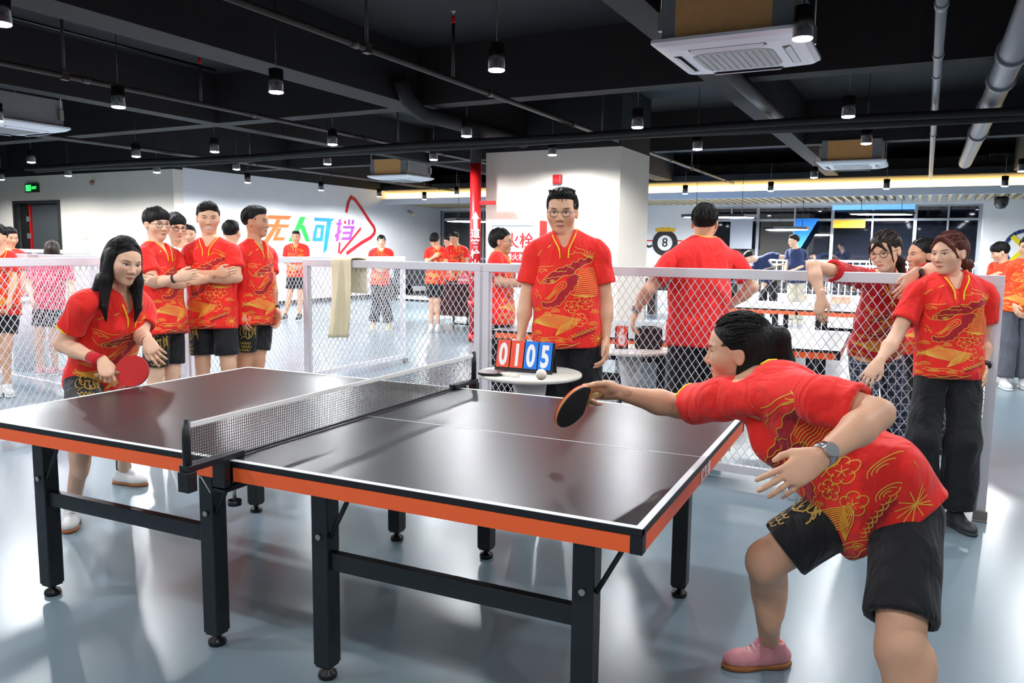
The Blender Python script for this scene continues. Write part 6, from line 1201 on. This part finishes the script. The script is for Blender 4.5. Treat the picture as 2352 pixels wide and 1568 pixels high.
billiard_lamp('dark hexagonal billiard lamp over the man bending with a cue', -1.2, 16.6, -0.45, 17.0, 1.97, 0.3)
billiard_lamp('bright billiard lamp left of the red fire pipe', -7.3, 12.1, -5.9, 12.7, 2.02)
billiard_lamp('bright billiard lamp under the slats at the right', 0.3, 17.6, 1.7, 18.2, 2.35, 0.3)
felt = mat('blue_billiard_cloth', (40, 120, 190), 0.8); dark_wood = mat('dark_table_wood', (38, 30, 28), 0.4); cushion = mat('black_table_rail', (28, 26, 26), 0.35)
def billiard_table(label, x, y, lx=2.5, ly=1.35):
    e = rthing('billiard_table', label, 'table', 'billiard tables')
    rbuild(MB().b2((x - lx / 2, y - ly / 2, 0.60), (x + lx / 2, y + ly / 2, 0.76)), 'body', dark_wood, parent=e); rbuild(MB().b2((x - lx / 2 + 0.12, y - ly / 2 + 0.12, 0.76), (x + lx / 2 - 0.12, y + ly / 2 - 0.12, 0.772)), 'cloth', felt, parent=e)
    r = MB()
    for lo, hi in (((-lx / 2, -ly / 2), (lx / 2, -ly / 2 + 0.11)), ((-lx / 2, ly / 2 - 0.11), (lx / 2, ly / 2)), ((-lx / 2, -ly / 2 + 0.11), (-lx / 2 + 0.11, ly / 2 - 0.11)), ((lx / 2 - 0.11, -ly / 2 + 0.11), (lx / 2, ly / 2 - 0.11))): r.b2((x + lo[0], y + lo[1], 0.761), (x + hi[0], y + hi[1], 0.81))
    rbuild(r, 'rail', cushion, parent=e)
    for sx in (-1, 1):
        for sy in (-1, 1): rbuild(MB().b2((x + sx * (lx / 2 - 0.28) - 0.09, y + sy * (ly / 2 - 0.22) - 0.09, 0), (x + sx * (lx / 2 - 0.28) + 0.09, y + sy * (ly / 2 - 0.22) + 0.09, 0.6)), 'leg', dark_wood, parent=e)
    return e
billiard_table('blue topped billiard table below the lamp behind the back-turned man', -2.6, 14.6, 2.4, 1.3)
billiard_table('billiard table at the far left by the dark window', -7.4, 15.4, 2.4, 1.3)
billiard_table('blue billiard table at the far right', 4.4, 12.8, 2.4, 1.3)
cue = thing('billiard_cue', 'long billiard cue held by the bending man', 'cue'); MB().tube([JOINTS['bent_cue_man']['WR'], tuple(V3(JOINTS['bent_cue_man']['WR']) + cv(-1, -0.25, 0.1) * 0.62), tuple(V3(JOINTS['bent_cue_man']['WL']) + V3(0, 0, 0.04))], [0.013, 0.011, 0.006], 8).build('shaft', handle_m, cue); MB().tube([tuple(V3(JOINTS['bent_cue_man']['WR']) + cv(1, 0.3, -0.1) * 0.25), JOINTS['bent_cue_man']['WR']], [0.015, 0.013], 8).build('butt', dark_wood, cue)
# railing in front of the windows
rl = thing('window_railing', 'white metal railing running along the dark windows', 'railing'); rail_m = mat('white_railing', (214, 216, 220), 0.4)
rbuild(MB().b2((-3.4, 18.55, 1.22), (3.1, 18.61, 1.27)), 'top_rail', rail_m, parent=rl); rbuild(MB().b2((-3.4, 18.56, 0.28), (3.1, 18.60, 0.32)), 'bottom_rail', rail_m, parent=rl)
for i in range(44): rbuild(MB().b2((-3.35 + i * 0.15, 18.57, 0.32 if i % 11 else 0.0), (-3.325 + i * 0.15, 18.595, 1.22)), 'baluster', rail_m, parent=rl)
tag(rbuild(MB().b2((-3.3, 17.9, 0.05), (1.6, 18.35, 0.42)).b2((-3.3, 17.92, 0.0), (1.6, 18.33, 0.05)), 'bench', mat('white_bench', (226, 228, 232), 0.4), bevel=0.01), 'long low white bench under the windows', 'bench')
terra = mat('terracotta_box', (206, 138, 112), 0.6, noise=0.05)
for i, (x, y, l) in enumerate(((-0.62, 16.9, 'terracotta box stool behind the man in cream trousers'), (0.32, 16.9, 'terracotta box stool left of the leaning girl'), (-2.0, 17.0, 'terracotta box stool behind the bending man'))):
    e = thing('box_stool', l, 'stool', group='terracotta box stools'); rbuild(MB().b2((x - 0.2, y - 0.2, 0), (x + 0.2, y + 0.2, 0.42)), 'body', terra, parent=e, bevel=0.01); rbuild(MB().b2((x - 0.205, y - 0.205, 0.42), (x + 0.205, y + 0.205, 0.47)), 'seat_pad', terra, parent=e, bevel=0.012)
# projection screens seen beyond the windows are reflections; a pale screen hangs inside
sc_ = thing('hanging_screen', 'pale grey hanging screen before the dark window', 'screen'); rbuild(MB().b2((-2.62, 18.72, 1.52), (-2.06, 18.74, 2.28)), 'panel', mat('pale_screen', (150, 158, 168), 0.6), parent=sc_); rbuild(MB().b2((-2.65, 18.70, 2.28), (-2.03, 18.76, 2.33)), 'top_bar', alu, parent=sc_)
bn = thing('blue_banner', 'blue banner with a diagonal dark edge hanging at the window', 'banner'); rbuild(MB().prism([(-1.08, 1.2), (-1.0, 2.30), (-0.45, 2.30), (-0.85, 1.55)], (0, 18.74, 0), (1, 0, 0), (0, 0, 1), 0.01), 'cloth', mat('banner_blue', (36, 132, 232), 0.6), parent=bn)
bn = thing('orange_banner', 'orange strip banner high on the dark window', 'banner'); rbuild(MB().b2((-0.12, 18.75, 2.06), (0.62, 18.76, 2.26)), 'cloth', mat('banner_orange', (236, 160, 40), 0.6), parent=bn)
bn = thing('light_box', 'pale blue light box strip at the window head', 'light box'); rbuild(MB().b2((-0.15, 18.72, 2.50), (1.68, 18.76, 2.62)), 'panel', mat('pale_blue_panel', (120, 180, 235), 0.5, emit=(110, 180, 245), estr=0.8), parent=bn)
# murals on the white piers
mu = thing('ball_mural', 'painted black eight ball with crown and arms on the white pier', 'mural'); YM = YB - 0.305
def disc(r, c, n=28): return [(c[0] + r * math.cos(2 * PI * k / n), c[1] + r * math.sin(2 * PI * k / n)) for k in range(n)]
pb = mat('mural_black', (34, 32, 34), 0.6); py_ = mat('mural_yellow', (240, 184, 40), 0.6); pw = mat('mural_white', (240, 240, 240), 0.6)
rbuild(MB().prism(disc(0.36, (-4.43, 1.66)), (0, YM, 0), (1, 0, 0), (0, 0, 1), 0.003), 'ball', pb, parent=mu); rbuild(MB().prism(disc(0.21, (-4.43, 1.66)), (0, YM - 0.0035, 0), (1, 0, 0), (0, 0, 1), 0.003), 'disc', pw, parent=mu)
text_mesh('eight', '8', 0.34, pb, mu, rm(-4.43, YM - 0.008, 1.66), EX, EZ, 0.002, 0.004)
rbuild(MB().prism([(-4.70, 1.97), (-4.16, 1.97), (-4.14, 2.07), (-4.26, 2.05), (-4.34, 2.10), (-4.43, 2.07), (-4.52, 2.10), (-4.60, 2.05), (-4.72, 2.07)], (0, YM - 0.004, 0), (1, 0, 0), (0, 0, 1), 0.003), 'crown', py_, parent=mu)
rbuild(MB().ribbon([(-4.98, 1.68), (-4.96, 1.58), (-4.88, 1.55), (-4.80, 1.58)], 0.06, None, 0.003, (0, YM, 0), (1, 0, 0), (0, 0, 1)).ribbon([(-4.06, 1.58), (-3.98, 1.55), (-3.90, 1.60), (-3.88, 1.70)], 0.06, None, 0.003, (0, YM, 0), (1, 0, 0), (0, 0, 1)), 'arms', pb, parent=mu)
rbuild(MB().ribbon([(-4.98, 1.72), (-4.78, 1.72)], 0.035, None, 0.003, (0, YM, 0), (1, 0, 0), (0, 0, 1)).ribbon([(-4.08, 1.72), (-3.95, 1.72)], 0.035, None, 0.003, (0, YM, 0), (1, 0, 0), (0, 0, 1)), 'red_stripe', MATS['mural_red'], parent=mu); rbuild(MB().ribbon([(-3.92, 1.72), (-3.58, 1.71)], 0.035, None, 0.003, (0, YM, 0), (1, 0, 0), (0, 0, 1)), 'cue_stripe', py_, parent=mu)
mu = thing('ring_mural', 'painted blue ring with a yellow cross on the right white pier', 'mural')
ring = [(3.98 + 0.40 * math.cos(t), 1.60 + 0.40 * math.sin(t)) for t in np.linspace(0, 2 * PI, 30)]
rbuild(MB().ribbon(ring, 0.08, None, 0.003, (0, YM, 0), (1, 0, 0), (0, 0, 1)), 'ring', mat('mural_navy', (44, 62, 120), 0.6), parent=mu); rbuild(MB().ribbon([(3.66, 1.25), (4.3, 1.95)], 0.10, None, 0.003, (0, YM - 0.004, 0), (1, 0, 0), (0, 0, 1)).ribbon([(3.72, 1.86), (4.25, 1.30)], 0.10, None, 0.003, (0, YM - 0.004, 0), (1, 0, 0), (0, 0, 1)), 'cross', mat('mural_bright_yellow', (240, 216, 20), 0.6), parent=mu)
wp = thing('wall_speaker', 'black rounded speaker under the slatted soffit at the far right', 'speaker'); rbuild(MB().lathe([(0.002, -0.27), (0.08, -0.25), (0.13, -0.17), (0.14, -0.05), (0.13, 0.0)], (3.34, 17.5, 2.685), 18), 'body', can_m, parent=wp)
cm = thing('wall_camera', 'small white security camera on the wall near the lettering', 'camera'); rbuild(MB().b2((XW + 0.0, 17.3, 2.45), (XW + 0.04, 17.4, 2.55)), 'mount', white, parent=cm); rbuild(MB().cyl((XW + 0.04, 17.35, 2.52), (XW + 0.28, 17.28, 2.42), 0.05, n=12), 'body', mat('camera_beige', (206, 196, 180), 0.4), parent=cm)
# maroon table with gifts, black skirted bench at the left wall
mt = thing('skirted_table', 'table with a dark maroon skirt beside the red fire pipe', 'table'); maroon = mat('maroon_skirt', (58, 14, 18), 0.8, bump=0.4, bscale=30)
n = 40; sk = MB(); vs = []
for z in (0.78, 0.22):
    for i in range(n + 1):
        x = -5.85 + 1.25 * i / n; vs.append((x, 9.66 + (0.018 * math.sin(i * 1.3) if z < 0.5 else 0), z))
sk.add(vs, [(i, i + 1, n + 2 + i, n + 1 + i) for i in range(n)], True); sk.b2((-5.85, 9.67, 0.22), (-4.60, 10.3, 0.78)); rbuild(sk, 'skirt', maroon, parent=mt)
rbuild(MB().b2((-5.88, 9.63, 0.78), (-4.57, 10.34, 0.80)), 'table_top', maroon, parent=mt)
for x in (-5.6, -4.85):
    for y in (9.72, 10.22): rbuild(MB().b2((x - 0.015, y, 0.0), (x + 0.015, y + 0.03, 0.22)), 'leg', leg_m, parent=mt)
rbuild(MB().b2((-5.6, 9.72, 0.06), (-4.85, 9.75, 0.085)), 'foot_rail', leg_m, parent=mt)
pb_ = thing('gift_bag', 'crumpled clear and gold gift bag on the maroon table', 'bag'); gf = Field(); rs = np.random.RandomState(4)
for i in range(9): gf.ell((rs.randn() * 0.07, rs.randn() * 0.06, 0.09 + rs.rand() * 0.10), (0.07, 0.06, 0.08), k=0.02)
gf.wob(0.012, 60, 2); gf.cut((0, 0, 0.0), (0, 0, -1)); gp, gfc = gf.mesh(0.014); np_mesh('bag', [(gp + V3(rm(-4.98, 9.95, 0.802)), gfc)], mat('gold_cellophane', (206, 188, 130), 0.25, noise=0.3, nscale=14), pb_)
bx_ = thing('white_box', 'white cardboard box at the right end of the maroon table', 'box'); rbuild(MB().b2((-4.80, 9.75, 0.802), (-4.62, 9.95, 1.06)), 'carton', white, parent=bx_); rbuild(MB().b2((-4.80, 9.745, 0.98), (-4.62, 9.75, 1.0)), 'seam', cream, parent=bx_)
bx_ = thing('pink_gift_box', 'small pink and red patterned box on the maroon table', 'box'); rbuild(MB().b2((-5.52, 9.75, 0.802), (-5.30, 9.95, 0.96)), 'carton', mat('pink_box', (240, 110, 130), 0.5, noise=0.4, nscale=18), parent=bx_); rbuild(MB().b2((-5.52, 9.745, 0.86), (-5.30, 9.75, 0.89)), 'band', wht, parent=bx_)
bc = thing('covered_bench', 'black covered equipment bench against the lettering wall', 'bench'); rbuild(MB().b2((-10.9, 15.2, 0.42), (-9.3, 16.0, 0.86)), 'cover', mat('black_cover', (34, 34, 38), 0.7), parent=bc); rbuild(MB().prism([(15.2, 0.0), (15.2, 0.6), (16.0, 0.6), (16.0, 0.0)], (-11.2, 0, 0), (0, 1, 0), (0, 0, 1), 0.3), 'bag', MATS['black_cover'], parent=bc); rbuild(MB().b2((-10.85, 15.25, 0.05), (-9.35, 15.95, 0.14)), 'shelf', white, parent=bc)
for x in (-10.85, -9.4):
    for y in (15.25, 15.89): rbuild(MB().b2((x, y, 0), (x + 0.06, y + 0.06, 0.42)), 'leg', can_m, parent=bc)
# clutter by the second round table
bag = thing('black_bag', 'black bag standing on the second round table', 'bag', (0.30, 3.10, 0.72), 0.3); MB().b2((-0.10, -0.05, 0), (0.10, 0.05, 0.16)).build('bag_body', mat('black_nylon', (26, 26, 30), 0.5), bag, bevel=0.02); MB().tube([(-0.06, -0.055, 0.12), (-0.05, -0.07, 0.17), (0.05, -0.07, 0.17), (0.06, -0.055, 0.12)], 0.006, 6).build('handle', MATS['black_nylon'], bag)
pp = thing('paper_sheet', 'white paper sheets on the second round table', 'paper', (0.20, 2.86, 0.7205), 0.4)
for i in range(3): MB().b2((-0.10 + 0.02 * i, -0.07 + 0.01 * i, 0.001 * i), (0.11 + 0.02 * i, 0.07 + 0.01 * i, 0.001 * i + 0.0008)).build('sheet', white, pp)
def bottle(label, x, y, z, capc, liq, h=0.22, r=0.033):
    e = thing('water_bottle', label, 'bottle', (x, y, z), group='plastic drink bottles'); cl = mat('bottle_plastic_' + liq[0], liq[1], 0.1, spec=0.6, trans=0.55)
    MB().lathe([(0.001, 0), (r * 0.9, 0), (r, 0.01), (r, h * 0.62), (r * 0.85, h * 0.74), (0.014, h * 0.88), (0.014, h * 0.92)], n=18).build('body', cl, e); MB().lathe([(0.001, h * 0.92), (0.017, h * 0.92), (0.017, h), (0.001, h)], n=14).build('cap', mat('cap_' + capc[0], capc[1], 0.4), e); MB().lathe([(r * 1.01, h * 0.28), (r * 1.012, h * 0.55)], n=18).build('bottle_label', mat('label_' + capc[0], capc[1], 0.5), e)
bottle('clear drink bottle with a blue cap beside the umpire on the second round table', 0.02, 2.92, 0.72, ('blue', (40, 130, 225)), ('green', (200, 232, 180)))
bottle('small clear water bottle with a blue label on the floor by the fence', 1.45, 2.20, 0.0, ('bright_blue', (20, 130, 220)), ('clear', (226, 236, 240)), 0.20, 0.03)
st = thing('storage_box', 'white panel box standing behind the grey table tennis table', 'box'); MB().b2((-0.55, 4.97, 0.02), (0.45, 5.4, 0.58)).build('panel', mat('white_panel', (222, 230, 232), 0.4), st); MB().b2((-0.57, 4.95, 0.58), (0.47, 5.42, 0.62)).b2((-0.57, 4.95, 0.0), (0.47, 5.42, 0.02)).build('dark_edge', edge_m, st)
bi = thing('tall_bin', 'tall pale bin with bottles between the two left fences', 'bin', (-6.95, 3.15, 0)); MB().lathe([(0.001, 0), (0.17, 0), (0.20, 0.80), (0.18, 0.80), (0.15, 0.05)], n=24).build('bin_body', mat('pale_bin', (196, 200, 206), 0.5), bi); MB().lathe([(0.205, 0.78), (0.215, 0.80), (0.205, 0.82)], n=24).build('rim', wht, bi)
